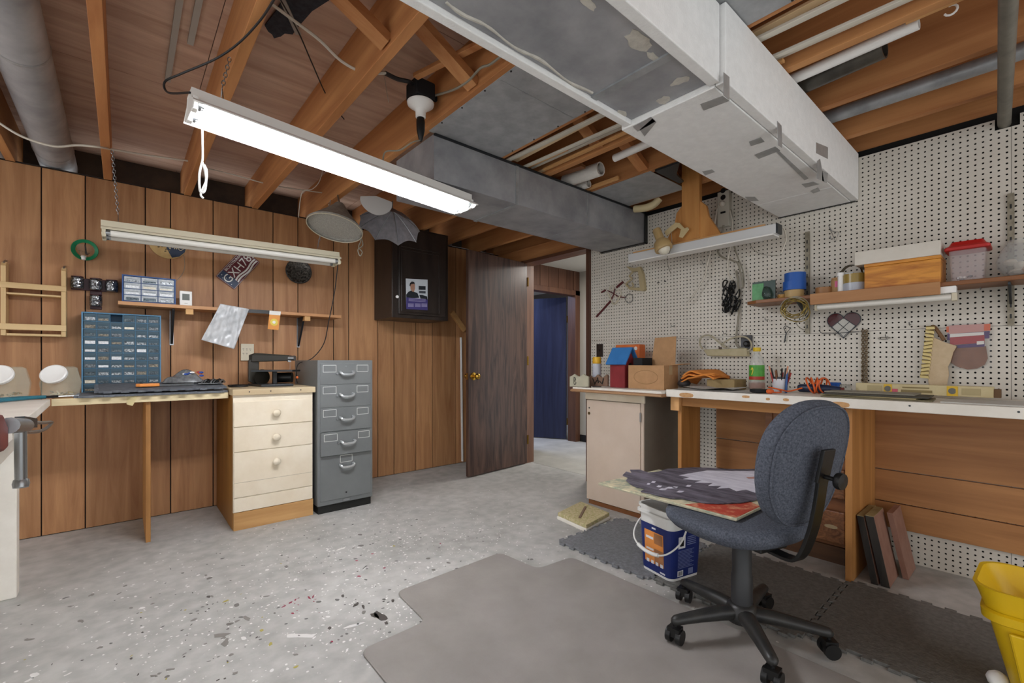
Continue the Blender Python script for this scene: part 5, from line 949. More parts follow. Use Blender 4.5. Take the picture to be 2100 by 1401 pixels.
one('wire_hanger', MB().tube([peg_pt(x, y, .012) for x, y in ((1800, 694), (1806, 692), (1826, 693), (1820, 696), (1803, 696))], .0016, 5, True), steel, 'flat steel wire loop right of the chain strips', 'clip', smooth=True)
# left pegboard ornaments
ro = thing('branch_ornament', (3.07, 2.35, 1.4), 'dark red painted stick crossed by a small curved twig with wire rings', 'ornament'); drd = mat('dark_red_paint', '#571a1e', .5)
part(ro, 'stick', MB().beam(peg_pt(1223, 650, .008), peg_pt(1252, 618, .008), .012, .014), drd, bevel=.002); part(ro, 'stick', MB().beam(peg_pt(1264, 590, .008), peg_pt(1278, 578, .008), .012, .016), drd, bevel=.002); part(ro, 'stick', MB().beam(peg_pt(1233, 600, .008), peg_pt(1242, 595, .008), .012, .012), drd, bevel=.002)
part(ro, 'twig', MB().tube(spline([peg_pt(x, y, .01) for x, y in ((1246, 596), (1256, 601), (1266, 607), (1276, 610), (1284, 609))], 4), [.004] * 17, 6), drd, True); part(ro, 'twig', MB().tube([peg_pt(1252, 618, .01), peg_pt(1258, 605, .01), peg_pt(1261, 592, .01)], .005, 6), drd, True)
for cx, cy, rr in ((1254, 591, .022), (1268, 603, .03), (1290, 612, .036)):
    c = peg_pt(cx, cy, .012); part(ro, 'wire_ring', MB().tube([c + V(0, rr * math.cos(a), rr * math.sin(a)) for a in [2 * PI * i / 20 for i in range(20)]], .002, 5, True), dark_steel if rr > .035 else ivory, True)
part(ro, 'cream_strap', MB().tube(spline([peg_pt(x, y, .014) for x, y in ((1246, 600), (1252, 612), (1258, 624), (1266, 618), (1272, 605))], 4), .005, 6), ivory, True)
co = thing('cream_bracket', (3.05, 2.1, 1.5), 'cream curly metal shelf bracket hung on the pegboard left part', 'bracket'); crm = mat('cream_metal', '#b3a37e', .45)
part(co, 'outline', MB().prism([peg_pt(x, y, .03) for x, y in ((1284, 546), (1300, 550), (1312, 547), (1318, 562), (1322, 594), (1318, 597), (1290, 594), (1282, 580), (1288, 590), (1312, 590), (1308, 556), (1296, 557))], (.03, 0, 0)), crm, bevel=.002)
part(co, 'scroll', MB().tube(spline([peg_pt(x, y, .03) for x, y in ((1298, 558), (1291, 566), (1296, 572), (1288, 578), (1284, 584), (1292, 590), (1299, 586), (1296, 580))], 5), .006, 6), crm, True)
one('thumb_tacks', MB().ball(peg_pt(1350, 580, .004), .006, 7, (.5, 2, .8)).ball(peg_pt(1364, 577, .004), .006, 7, (.5, 1.6, .8)), black, 'dark scuffed screws on the pegboard right of the cream bracket', 'screw')
# black tie bundle
tbn = thing('cable_tie_bundle', (3.05, 1.3, 1.3), 'tangled bundle of black cable ties hanging on the pegboard', 'cable ties'); rr_ = random.Random(5)
for k in range(26):
    c = peg_pt(1500 + rr_.uniform(-14, 14), 598 + rr_.uniform(-18, 34), .02 + rr_.uniform(0, .02)); ay, az, ph = rr_.uniform(.012, .02), rr_.uniform(.02, .042), rr_.uniform(0, 3)
    part(tbn, 'tie_loop', MB().tube([c + V(.008 * math.sin(2 * a), ay * math.cos(a) * math.cos(ph) - az * math.sin(a) * math.sin(ph) * .4, az * math.sin(a)) for a in [2 * PI * i / 14 for i in range(14)]], .0045, 5, True), black, True)
# pegboard shelf with standards
sh_ = thing('pegboard_shelf', (2.96, .3, 1.34), 'long brown shelf on steel standards across the pegboard', 'shelf')
part(sh_, 'board', MB().prism([(2.86, -.9, 1.384), (2.86, 1.10, 1.384), (2.90, 1.165, 1.384), (3.07, 1.165, 1.384), (3.07, -.9, 1.384)], (0, 0, .02)), dark_wood_y, bevel=.003)
part(sh_, 'front_board', MB().box(2.842, 2.8595, .296, .815, 1.347, 1.406), shelf_wood_y, bevel=.002)
for y in (.893, .084, -.7):
    s_ = part(sh_, 'standard', MB().box(3.066, 3.0785, y - .011, y + .011, 1.202, 1.805), mat('worn_standard', '#7c7564', .5, .4, '#9c9584', 30))
    for k in range(11): part(s_, 'slot', MB().box(3.0652, 3.0662, y - .003, y + .003, 1.235 + .05 * k, 1.255 + .05 * k), black)
    part(sh_, 'bracket_arm', MB().prism([(3.066, y - .004, 1.383), (2.90, y - .004, 1.383), (2.90, y - .004, 1.372), (3.05, y - .004, 1.30), (3.066, y - .004, 1.30)], (0, .008, 0)), dark_steel)
ul = thing('under_shelf_light', (2.9, .5, 1.32), 'slim white fluorescent tube light fixed beneath the pegboard shelf', 'light')
part(ul, 'housing', MB().box(2.862, 2.91, .245, .80, 1.352, 1.3835), white, bevel=.003); part(ul, 'tube', MB().cyl((2.885, .262, 1.335), (2.885, .79, 1.335), .015, 14), tube_off, True); part(ul, 'end_socket', MB().box(2.868, 2.902, .243, .261, 1.316, 1.3515), ivory, bevel=.002); part(ul, 'end_socket', MB().box(2.868, 2.902, .791, .802, 1.316, 1.3515), ivory, bevel=.002)
SZ = 1.4045
# things on the shelf
gp = thing('green_bulb_pack', (2.93, 1.06, SZ), 'green blister pack of a clear bulb at the shelf left end', 'package'); ga, gb = on(1543, 611, 'X', 2.93), on(1590, 574, 'X', 2.93)
part(gp, 'card', MB().box(2.93, 2.936, gb.y, ga.y, SZ, gb.z), mat('card_dark_green', '#16362a', .4)); part(gp, 'green_panel', MB().box(2.928, 2.93, (ga.y + gb.y) / 2 + .0, ga.y, SZ, gb.z - .012), mat('card_green', '#2f7f3c', .4, 0, '#4fa05a', 20))
part(gp, 'bulb', MB().lathe([(0, 0), (.02, .01), (.026, .03), (.02, .055), (.012, .075), (0, .08)], (2.915, gb.y + .04, SZ + .004), (0, .1, 1), 16), glass, True)
sj = thing('small_jar', (2.93, .985, SZ), 'little jar of yellow beads beside the green pack', 'jar'); part(sj, 'jar_body', MB().lathe([(.02, 0), (.024, .004), (.024, .03), (.018, .036), (.018, .042)], (2.93, .985, SZ), (0, 0, 1), 16), clear_pl, True); part(sj, 'beads', MB().lathe([(.019, .002), (.021, .006), (.021, .026), (0, .028)], (2.93, .985, SZ), (0, 0, 1), 12), mat('amber', '#c98f1e', .3), True)
def tape_roll(name, c, r, h, m, lab, core=.6, grp='tape rolls on the pegboard shelf'):
    t = thing(name, c, lab, 'tape', grp); part(t, 'roll', MB().lathe([(r * core, 0), (r, 0), (r, h), (r * core, h), (r * core, 0)], c, (0, 0, 1), 32, False), m, 30); part(t, 'core', MB().lathe([(r * core, .0), (r * core * .94, .0), (r * core * .94, h), (r * core, h)], c, (0, 0, 1), 32, False), cardboard, 30); return t
btp = mat('blue_tape', '#2458a8', .5); tanm = mat('tan_tape', '#b99b68', .5); brn = mat('brown_tape', '#9c6f44', .45); pakt = mat('packing_tape', '#9a8344', .25)
tape_roll('masking_tape_roll', V(2.95, .925, SZ), .05, .045, tanm, 'tan masking tape roll under the two blue rolls', .7); tape_roll('painters_tape_roll', V(2.95, .923, SZ + .0455), .058, .05, btp, 'lower and wider blue tape roll of the pair'); tape_roll('painters_tape_roll', V(2.95, .92, SZ + .096), .054, .048, btp, 'upper blue tape roll on top of its wider twin')
tape_roll('brown_tape_roll', V(2.94, .775, SZ), .04, .042, brn, 'small brown tape roll right of the blue rolls', .7); tape_roll('clear_tape_roll', V(2.935, .635, SZ), .052, .047, mat('silver_tape', '#b7bcc6', .3), 'silvery white tape roll under the olive one'); tape_roll('olive_tape_roll', V(2.935, .635, SZ + .0475), .051, .047, pakt, 'olive packing tape roll on the silvery one')
bn = thing('label_bottle', (2.95, .715, SZ), 'brown bottle with a pink label among the tape rolls', 'bottle'); part(bn, 'body', MB().lathe([(.028, 0), (.03, .004), (.03, .075), (.026, .082), (0, .082)], (2.95, .715, SZ), (0, 0, 1), 20), mat('kraft_tube', '#a98458', .6), 40); part(bn, 'pink_label', MB().lathe([(.0305, .035), (.0305, .068)], (2.95, .715, SZ), (0, 0, 1), 20, False, PI * .95, PI * 1.6), mat('pink_label', '#c95a86', .4), True); part(bn, 'lid', MB().lathe([(.027, .082), (.027, .088), (0, .088)], (2.95, .715, SZ), (0, 0, 1), 20), cardboard)
sc_ = thing('knob_cup', (2.93, .685, SZ), 'white plastic cap resting on the brown bottle side', 'cap'); part(sc_, 'cap', MB().lathe([(.014, 0), (.014, .09), (.018, .09), (.018, .108), (0, .108)], (2.915, .692, SZ), (0, 0, 1), 16), white, 40)
td = thing('tape_dispenser', (2.94, .63, SZ + .097), 'olive tape cutter guard lying on the stacked tape rolls', 'dispenser'); part(td, 'guard', MB().lathe([(.045, 0), (.045, .05)], (2.94, .655, SZ + .105), (1, 0, 0), 20, False, PI, 2 * PI), mat('olive_guard', '#7a6c48', .35, .3), True); part(td, 'blade', MB().box(2.92, 2.995, .64, .70, SZ + .0965, SZ + .104), steel)
wx = thing('wooden_box', (2.95, .44, SZ), 'orange-stained wooden box with strong grain on the shelf', 'box'); owd = wood('orange_stain', '#a55f18', '#d89338', 'Y', 16, .4, .02, .1, .35, .6, dist=2.2, k=.12)
part(wx, 'body', MB().box(2.862, 3.05, .296, .58, SZ, SZ + .112), owd, bevel=.003); part(wx, 'lid', MB().box(2.861, 3.051, .295, .581, SZ + .1125, SZ + .128), owd, bevel=.002)
one('white_box', MB().box(2.866, 3.04, .297, .622, SZ + .1285, SZ + .198), mat('box_white', '#d2ccc0', .6, 0, '#ddd8cd', 8), 'white cardboard box lying on the wooden box', 'box', bevel=.003)
rt = thing('red_lidded_tub', (2.96, .215, SZ), 'clear square tub with a red lid and bits of hardware', 'container'); rc = V(2.95, .213, SZ)
part(rt, 'tub', loft([[V(p[0] + rc.x, p[1] + rc.y, p[2] + SZ) for p in rsq(a, a, .012, z)] for a, z in ((.048, 0), (.052, .004), (.060, .14), (.062, .145))], True), mat('tub_plastic', '#dccfd0', .1, alpha=.30), 40)
part(rt, 'lid', loft([[V(p[0] + rc.x, p[1] + rc.y, p[2] + SZ) for p in rsq(a, a, .014, z)] for a, z in ((.066, .140), (.074, .143), (.074, .155), (.060, .166), (.052, .182))], True, True), red_pl, 40, bevel=.001)
for k in range(9): part(rt, 'hardware', MB().ball(rc + V(rr_.uniform(-.035, .035), rr_.uniform(-.035, .035), .012 + rr_.uniform(0, .012)), .009, 7, (1.5, 1, .8)), rr_.choice((steel, brass, dark_steel, white)), True)
sjr = thing('shell_jar', (2.97, .045, SZ), 'round glass jar of white seashells at the shelf right end', 'jar'); jc2 = V(2.955, .035, SZ)
part(sjr, 'jar_body', MB().lathe([(.05, 0), (.06, .004), (.088, .045), (.092, .075), (.075, .125), (.058, .15), (.060, .16), (.057, .16), (.054, .15), (.072, .122), (.089, .075), (.084, .045), (.055, .007)], jc2, (0, 0, 1), 32), mat('jar_glass', '#d0d2d0', .05, alpha=.22), True)
for k in range(12):
    a = k * 2.4; rr2 = .052 * math.sqrt((k % 6 + .5) / 6); part(sjr, 'shell', MB().ball(jc2 + V(rr2 * math.cos(a), rr2 * math.sin(a), .026 + .022 * (k // 5)), .026, 9, (1.3, .95, .62)), rr_.choice((white, mat('shell_tan', '#c9a58a', .4), mat('shell_cream', '#e8dfd0', .35))), True)
# wire coil, stained-glass heart, chains
cw = thing('wire_coil', (3.0, .9, 1.2), 'loose coil of brass-coloured wire hung under the shelf', 'wire coil'); bw = mat('brass_wire', '#8f7a3c', .35, .6)
for k in range(9):
    c = peg_pt(1630 + rr_.uniform(-5, 5), 633 + rr_.uniform(-5, 6), .24 + .003 * k); r1 = .062 + rr_.uniform(-.012, .01); r2 = .058 + rr_.uniform(-.015, .012); p0 = rr_.uniform(0, 6)
    part(cw, 'loop', MB().tube([c + V(.006 * math.sin(3 * a), r1 * math.cos(a), r2 * math.sin(a + .3 * math.sin(p0))) for a in [2 * PI * i / 26 for i in range(26)]], .0024, 5, True), bw if k % 3 else cord_g, True)
part(cw, 'tail', MB().tube(spline([peg_pt(x, y, .10) for x, y in ((1630, 655), (1636, 668), (1648, 676), (1660, 672))], 5), .0024, 5), cord_g, True)
ht = thing('stained_glass_heart', (3.06, .66, 1.2), 'dark red stained-glass heart with a clear lattice centre', 'ornament'); hcn = peg_pt(1730, 663, .008); hs = .078
hp_ = lambda t: V(0, hs * (16 * math.sin(t) ** 3) / 16, hs * (13 * math.cos(t) - 5 * math.cos(2 * t) - 2 * math.cos(3 * t) - math.cos(4 * t)) / 16)
O2 = [hcn + hp_(2 * PI * i / 40) for i in range(40)]
part(ht, 'red_glass', MB().prism(O2, (.003, 0, 0)), mat('red_glass', '#4a0d10', .12)); dq = [hcn + V(-.0015, y, z) for y, z in ((0, .03), (.055, -.018), (0, -.085), (-.055, -.018))]
part(ht, 'clear_pane', MB().prism(dq, (.001, 0, 0)), mat('pane_pale', '#bdbbb2', .15))
for a, b in ((0, 1), (1, 2), (2, 3), (3, 0)): part(ht, 'lead_line', MB().beam(dq[a], dq[b], .004, .003), dark_steel)
part(ht, 'lead_line', MB().beam((dq[0] + dq[1]) / 2, (dq[2] + dq[3]) / 2, .004, .003), dark_steel); part(ht, 'lead_line', MB().beam((dq[1] + dq[2]) / 2, (dq[3] + dq[0]) / 2, .004, .003), dark_steel); part(ht, 'lead_rim', MB().tube(O2, .0022, 5, True), dark_steel)
pw('heart_wire', [(1682, 668), (1683, 682), (1700, 684), (1740, 682), (1762, 680)], .0016, dark_steel, 'thin bent wire below the stained-glass heart', .012)
for i, px in enumerate((1770, 1777)):
    one('bead_chain', chain_mb(MB(), peg_pt(px, 677, .012), peg_pt(px - 1, 796 if i == 0 else 792, .012), 26, r=.0028), mat('rusty_chain', '#6b5a46', .5, .4, '#9a8a70', 60), ('left' if i == 0 else 'right') + ' one of two rusty chains hanging side by side', 'chain', 'rusty chains', smooth=True)
# tan cloth with gold fringe, header bag
ap = thing('tan_apron_pocket', (3.04, .33, 1.0), 'tan cloth pouch with shiny gold fringe hanging on the pegboard', 'pouch'); tanc = mat('tan_cloth', '#c3ac8a', .85, 0, '#d0bb9b', 30, bump=.2)
A_ = [(1910, 690), (1922, 695), (1940, 703), (1958, 708), (1962, 711), (1955, 722), (1950, 740), (1944, 752), (1946, 768), (1942, 790), (1905, 796), (1902, 770), (1903, 740), (1909, 715)]
part(ap, 'cloth', MB().prism([peg_pt(x, y, .035) for x, y in A_], (.012, 0, 0)), tanc, bevel=.004)
part(ap, 'strap', MB().tube(spline([peg_pt(x, y, d_) for x, y, d_ in ((1910, 690, .03), (1912, 670, .015), (1920, 675, .02), (1936, 698, .03))], 4), .008, 7), mat('brown_strap', '#7a5a3c', .6), True)
gold = mat('gold_foil', '#b3a06a', .3, .5)
for k in range(14):
    t = k / 13; c = peg_pt(1908 - 12 * t, 672 + 100 * t, .036); part(ap, 'fringe', MB().obox(c, V(0, .016, .004 * math.sin(k)), V(.003, 0, .003), V(0, .001, .006)), gold)
hbg = thing('header_card_bag', (3.06, .25, 1.1), 'brown leather piece in a clear bag with red and purple header card', 'package')
def hq(name, pts, m, d): part(hbg, name, MB().prism([peg_pt(x, y, d) for x, y in pts], (.001, 0, 0)), m)
hq('leather', [(1948, 716), (1960, 712), (2022, 710), (2026, 735), (2020, 748), (2004, 756), (1984, 758), (1962, 752), (1950, 744)], mat('leather_brown', '#7a4f38', .5, 0, '#8f6248', 14), .008)
hq('bag_film', [(1941, 664), (2032, 660), (2034, 758), (1952, 758)], mat('thin_film', '#e8e8ea', .1, trans=.9, alpha=.25), .014)
hq('red_card', [(1948, 692), (2019, 687), (2019, 703), (1948, 708)], mat('header_red', '#a3262c', .4), .012); hq('orange_edge', [(1941, 670), (2031, 664), (2031, 678), (1941, 682)], mat('header_orange', '#d96030', .4), .0115); hq('purple_edge', [(1943, 684), (2030, 679), (2029, 694), (1943, 698)], mat('header_purple', '#4a2a66', .4), .0113)
hq('pink_band', [(1946, 668), (2018, 664), (2018, 680), (1946, 685)], mat('header_pink', '#c9948c', .5), .012); hq('white_band', [(1948, 685), (2018, 681), (2018, 687), (1948, 692)], paper, .0122); hq('purple_band', [(1962, 708), (2019, 703), (2019, 711), (1964, 714)], mat('header_purple', '#4a2a66', .4), .0122); hq('white_label', [(2003, 700), (2018, 699), (2018, 706), (2003, 707)], paper, .0128)
# outlets and power bar
ob = thing('dark_outlet', (3.07, 1.25, 1.1), 'dark grey outlet box on the pegboard beside the power bar', 'outlet'); a2, b2 = peg_pt(1519, 688, .02), peg_pt(1541, 718, .02); part(ob, 'plate', MB().box(XP - .02, XP, b2.y, a2.y, b2.z, a2.z), mat('outlet_grey', '#45464a', .5), bevel=.003); part(ob, 'plug', MB().lathe([(.02, 0), (.02, .02), (.01, .03)], V(XP - .02, (a2.y + b2.y) / 2 - .01, b2.z + .04), (-1, 0, 0), 14), black, 40)
pbx = thing('beige_power_bar', (3.03, 1.45, 1.05), 'beige power bar with its cord wound in a figure eight', 'power strip'); a3, b3 = peg_pt(1445, 716, .04), peg_pt(1532, 730, .04)
part(pbx, 'case', MB().prism([peg_pt(x, y, .045) for x, y in ((1442, 717), (1531, 714), (1533, 731), (1450, 730))], (.04, 0, 0)), mat('bar_beige', '#aa9f7c', .5, 0, '#b9ae8c', 20), bevel=.004)
part(pbx, 'cord', MB().tube(spline([peg_pt(x, y, .05) for x, y in ((1441, 716), (1435, 705), (1437, 694), (1447, 688), (1460, 690), (1474, 702), (1490, 713), (1480, 708), (1494, 697), (1512, 691), (1530, 692), (1540, 702), (1540, 715), (1533, 720))], 6), .0055, 7), mat('cord_beige', '#a8a088', .5), True); part(pbx, 'switch', MB().cyl(peg_pt(1477, 712, .05), peg_pt(1477, 716, .05), .01, 10), mat('switch_brown', '#4a3a2c', .5))
od = thing('brown_switch_plate', (3.07, 2.45, 1.1), 'dark brown switch plate on the pegboard by the doorway trim', 'switch'); a4, b4 = peg_pt(1223, 706, .006), peg_pt(1236, 732, .006); part(od, 'plate', MB().box(XP - .006, XP, b4.y, a4.y, b4.z, a4.z), mat('plate_brown', '#2c211c', .4), bevel=.002); part(od, 'toggle', MB().box(XP - .014, XP - .006, (a4.y + b4.y) / 2 - .004, (a4.y + b4.y) / 2 + .004, (a4.z + b4.z) / 2 - .008, (a4.z + b4.z) / 2 + .01), black)
# ---------------------------------------------------------------- on the counter by the doorway
CZ, BZ, WZ = .8385, .8555, .8665
sc1 = on(1224, 760, 'X', 2.69); sc1 = V(2.69, sc1.y, CZ)
spc = thing('spray_can', sc1, 'white and yellow spray can standing behind the two plaques', 'can')
part(spc, 'body', MB().lathe([(.031, 0), (.033, .004), (.033, .18), (.031, .184)], sc1, (0, 0, 1), 24), mat('can_silver', '#b9bcc4', .35), 40)
part(spc, 'yellow_cap', MB().lathe([(.032, .1845), (.033, .186), (.032, .228), (.028, .233), (0, .233)], sc1, (0, 0, 1), 24), mat('can_yellow', '#d9a92c', .4), 40)
def wavy(px0, px1, ytop, ybot, x, m, n=24, amp=5, ph=0): 
    return [on(px0 + (px1 - px0) * i / n, ytop + amp * abs(math.sin(ph + PI * 2 * i / n)) ** 1.0, 'X', x) for i in range(n + 1)] + [on(px1, ybot, 'X', x), on(px0, ybot, 'X', x)]
sg = thing('name_plaque', (2.56, 2.2, CZ), 'pale grey-green wavy wooden plaque with a dark letter at counter end', 'plaque'); pal = mat('pale_plaque', '#a9a58f', .6, 0, '#b8b49e', 12)
sgp = wavy(1168, 1206, 762, 788, 2.53, pal, amp=5, ph=PI / 2); mz = min(p.z for p in sgp); sgp = [p + V(0, 0, CZ + .012 - mz) for p in sgp]
part(sg, 'panel', MB().prism(sgp, (.016, 0, 0)), pal, bevel=.002); part(sg, 'base', MB().box(2.51, 2.60, 2.06, 2.235, CZ, CZ + .0115), white_paint, bevel=.002)
sc0 = sgp[5] + V(-.002, -.008, -.048); part(sg, 'letter_scroll', MB().tube(spline([sc0 + V(0, -y, z) for y, z in ((0, .03), (0, -.02), (.012, -.022), (.018, -.01), (.006, .0), (.016, .012), (.01, .026), (0, .03))], 4), .0022, 5), black)
sg2 = thing('carved_plaque', (2.6, 2.0, CZ), 'brown carved plaque with cut letters leaning on the counter', 'plaque'); p2 = wavy(1210, 1246, 764, 789, 2.62, pal, amp=7, ph=.4); mz = min(p.z for p in p2); p2 = [p + V(0, 0, BZ - mz) for p in p2]
part(sg2, 'panel', MB().prism(p2, (.016, 0, 0)), mat('carved_brown', '#6a5040', .6, 0, '#7d6250', 18), bevel=.002)
b0 = (p2[0] + p2[24]) / 2 + V(-.002, 0, -.05)
for k, (y, z, a) in enumerate(((.045, .01, .5), (.025, .0, -.6), (.005, .015, .2), (-.02, .0, .9), (-.04, .012, -.3))): part(sg2, 'cut_letter', MB().obox(b0 + V(0, y, z), V(0, .004, 0), V(0, math.sin(a) * .02, math.cos(a) * .02), V(.001, 0, 0)), black)
part(sg2, 'blue_sheet', MB().box(2.515, 2.60, 2.065, 2.16, CZ, CZ + .001), mat('blue_paper', '#6fa3c9', .5)) if 0 else None
wf = thing('white_figurine', (2.75, 2.02, BZ), 'small white and pink ceramic figurine behind the carved plaque', 'figurine'); part(wf, 'body', MB().lathe([(.03, 0), (.034, .02), (.02, .06), (.026, .08), (.022, .11), (0, .12)], (2.76, 2.03, BZ), (0, 0, 1), 18), mat('ceramic', '#d8d2cc', .25, 0, '#a88072', 30, lo=.5, hi=.65), True)
bh = thing('birdhouse', (2.68, 1.94, BZ), 'red wooden birdhouse with a blue painted roof', 'birdhouse'); br_ = mat('barn_red', '#7a1f24', .55, 0, '#8a2a2e', 10, bump=.2); bb = mat('roof_blue', '#2f6fae', .5, 0, '#3d80bf', 10)
y0, y1, x0, x1 = 1.862, 1.985, 2.625, 2.755; zt = 1.02
part(bh, 'walls', MB().prism([(x0, y0, BZ), (x1, y0, BZ), (x1, y0, zt), ((x0 + x1) / 2, y0, zt + .10), (x0, y0, zt)], (0, y1 - y0, 0)), br_, bevel=.002)
for s in (-1, 1):
    xm = (x0 + x1) / 2; e = V(s * .082, 0, -.118); part(bh, 'roof_panel', MB().prism([V(xm, y0 - .022, zt + .112), V(xm, y1 + .022, zt + .112), V(xm, y1 + .022, zt + .112) + e, V(xm, y0 - .022, zt + .112) + e], V(s * .008, 0, .006)), bb, bevel=.0015)
part(bh, 'entry_hole', MB().cyl((2.69, y0 - .001, zt - .01), (2.69, y0 + .001, zt - .01), .018, 16), black)
og2 = thing('orange_game_box', (2.87, 1.9, BZ), 'orange printed cardboard box standing behind the birdhouse', 'box'); ga, gb = on(1262, 745, 'X', 2.88), on(1311, 706, 'X', 2.88)
part(og2, 'panel', MB().box(2.88, 2.96, gb.y, ga.y, BZ, gb.z), mat('orange_card', '#d4662a', .5, 0, '#df7c3c', 10), bevel=.006)
part(og2, 'dark_print', MB().prism([V(2.8792, gb.y + .03 + .10 * t_, gb.z - .03 + .008 * math.sin(20 * t_)) for t_ in (0, .5, 1)] + [V(2.8792, gb.y + .13, gb.z - .045), V(2.8792, gb.y + .03, gb.z - .045)], (.0006, 0, 0)), mat('print_brown', '#4a2416', .5)); part(og2, 'white_dot', MB().cyl((2.8790, gb.y + .03, gb.z - .03), (2.88, gb.y + .03, gb.z - .03), .014, 14), paper)
cb = thing('cardboard_box', (2.75, 1.7, BZ), 'open brown cardboard box with a raised flap beside the birdhouse', 'box'); cx0, cx1, cy0, cy1, ch1 = 2.63, 2.80, 1.565, 1.835, 1.013
part(cb, 'box_walls', MB().box(cx0, cx0 + .004, cy0, cy1, BZ, ch1).box(cx1 - .004, cx1, cy0, cy1, BZ, ch1).box(cx0 + .004, cx1 - .004, cy0, cy0 + .004, BZ, ch1).box(cx0 + .004, cx1 - .004, cy1 - .004, cy1, BZ, ch1).box(cx0 + .004, cx1 - .004, cy0 + .004, cy1 - .004, BZ, BZ + .004), cardboard)
part(cb, 'flap', MB().prism([(cx1, cy0 + .02, ch1), (cx1, cy0 + .20, ch1), (cx1 + .03, cy0 + .19, ch1 + .19), (cx1 + .03, cy0 + .03, ch1 + .195)], (.004, 0, 0)), cardboard); part(cb, 'flap', MB().prism([(cx0 + .05, cy0, ch1), (cx1, cy0, ch1), (cx1 - .02, cy0 - .10, ch1 + .008), (cx0 + .06, cy0 - .10, ch1 + .008)], (0, 0, .004)), cardboard); part(cb, 'tape', MB().box(cx0 + .06, cx0 + .10, cy0 - .0006, cy0, ch1 - .06, ch1), mat('old_tape', '#b59a72', .3)); part(cb, 'dark_contents', MB().box(cx0 + .03, cx1 - .02, cy0 + .18, cy1 - .02, BZ + .005, ch1 + .05), black_matte)
part(cb, 'stamp_ring', MB().tube([V(cx0 - .0006, (cy0 + cy1) / 2 + .09 * math.cos(a), (BZ + ch1) / 2 + .045 * math.sin(a)) for a in [2 * PI * i / 30 for i in range(30)]], .0012, 4, True), mat('stamp_brown', '#94704a', .8))
# ---------------------------------------------------------------- on the white bench
oc = thing('orange_cloth', (2.8, 1.38, WZ), 'folded orange cloth draped over a small tan box', 'cloth'); orc = mat('orange_fabric', '#d07c30', .85, 0, '#dd8f44', 20, bump=.3)
one('tan_small_box', MB().box(2.78, 2.95, 1.19, 1.36, WZ, WZ + .062), mat('tan_box', '#8f7a50', .7, 0, '#9c875c', 18), 'small tan box under the folded orange cloth', 'box', bevel=.003)
for k, (dz, sc) in enumerate(((.0, 1.0), (.012, .96), (.024, .92))):
    part(oc, 'fold', MB().grid(lambda u, v: V(2.72 + .22 * v, 1.285 + .225 * u * sc, WZ + .066 + dz + .02 * math.sin(PI * u) + .012 * math.sin(7 * u + 3 * v + k) - .05 * max(0, u - .75) * 3 * (1 - .3 * k)), 20, 10), orc, True)
for f_ in oc.children: 
    so = f_.modifiers.new('thickness', 'SOLIDIFY'); so.thickness = .008
one('dark_pouch', MB().ball((2.76, 1.50, WZ + .03), .05, 14, (.9, .8, .55)), mat('dark_bag', '#1f1c1c', .6, 0, '#3a3434', 20), 'dark lumpy pouch under the orange cloth end', 'pouch', smooth=True)
pgs = thing('newspaper_sheets', (2.68, 1.2, WZ), 'crumpled grey newspaper sheets spread on the white bench', 'paper'); nw = mat('newsprint', '#a5a29c', .8, 0, '#c9c6bf', 40)
part(pgs, 'sheet', MB().grid(lambda u, v: V(2.565 + .22 * v, 1.02 + .44 * u, WZ + .002 + .010 * abs(math.sin(5 * u + 2 * v)) * v), 20, 8), nw, True); part(pgs, 'sheet', MB().grid(lambda u, v: V(2.60 + .20 * v, 1.12 + .30 * u, WZ + .014 + .006 * math.sin(8 * u + v)), 16, 6), nw, True); part(pgs, 'black_scrap', MB().prism(blob(V(2.66, 1.0, WZ + .004), .05, .05, 12, .35), (0, 0, .016)), black_matte)
bt = thing('cleaner_bottle', (2.93, 1.12, WZ), 'clear bottle of orange liquid with green label and yellow cap', 'bottle'); bo = V(2.93, 1.12, WZ)
part(bt, 'bottle_body', MB().lathe([(.040, 0), (.046, .006), (.046, .135), (.044, .155), (.034, .19), (.018, .215), (.017, .235)], bo, (0, 0, 1), 28), mat('bottle_plastic', '#d5d8d2', .1, alpha=.38), 50); part(bt, 'liquid', MB().lathe([(.041, .004), (.043, .01), (.043, .045), (0, .045)], bo, (0, 0, 1), 24), mat('orange_liquid', '#c2521a', .1, trans=.4), 40)
part(bt, 'green_label', MB().lathe([(.0466, .06), (.0466, .15)], bo, (0, 0, 1), 20, False, PI * .75, PI * 1.45), mat('green_label', '#3f8f34', .4, 0, '#5aa83f', 20), True); part(bt, 'red_band', MB().lathe([(.0470, .062), (.0470, .082)], bo, (0, 0, 1), 20, False, PI * .75, PI * 1.45), mat('label_red', '#b03a2c', .4), True); part(bt, 'yellow_mark', MB().tube(spline([bo + V(-.0475 * math.cos(a), -.0475 * math.sin(a), z) for a, z in ((-.35, .12), (-.2, .135), (-.1, .12), (-.2, .1), (-.25, .092))], 3), .003, 5), mat('label_yellow', '#e0cf4a', .4)); part(bt, 'yellow_cap', MB().lathe([(.021, .233), (.022, .235), (.022, .256), (0, .258)], bo, (0, 0, 1), 20), mat('cap_yellow', '#d8b62a', .4), 40)
cp = thing('pen_cup', (2.78, .945, WZ), 'white cup filled with pens and brushes on the white bench', 'cup'); co_ = V(2.79, .945, WZ)
part(cp, 'cup', MB().lathe([(.034, 0), (.036, .003), (.039, .085), (.036, .085), (.033, .006)], co_, (0, 0, 1), 26), mat('cup_white', '#d5d6da', .4), 50); part(cp, 'dark_rim', MB().lathe([(.0392, .076), (.0395, .086)], co_, (0, 0, 1), 26, False), mat('rim_dark2', '#2a2a30', .4), True)
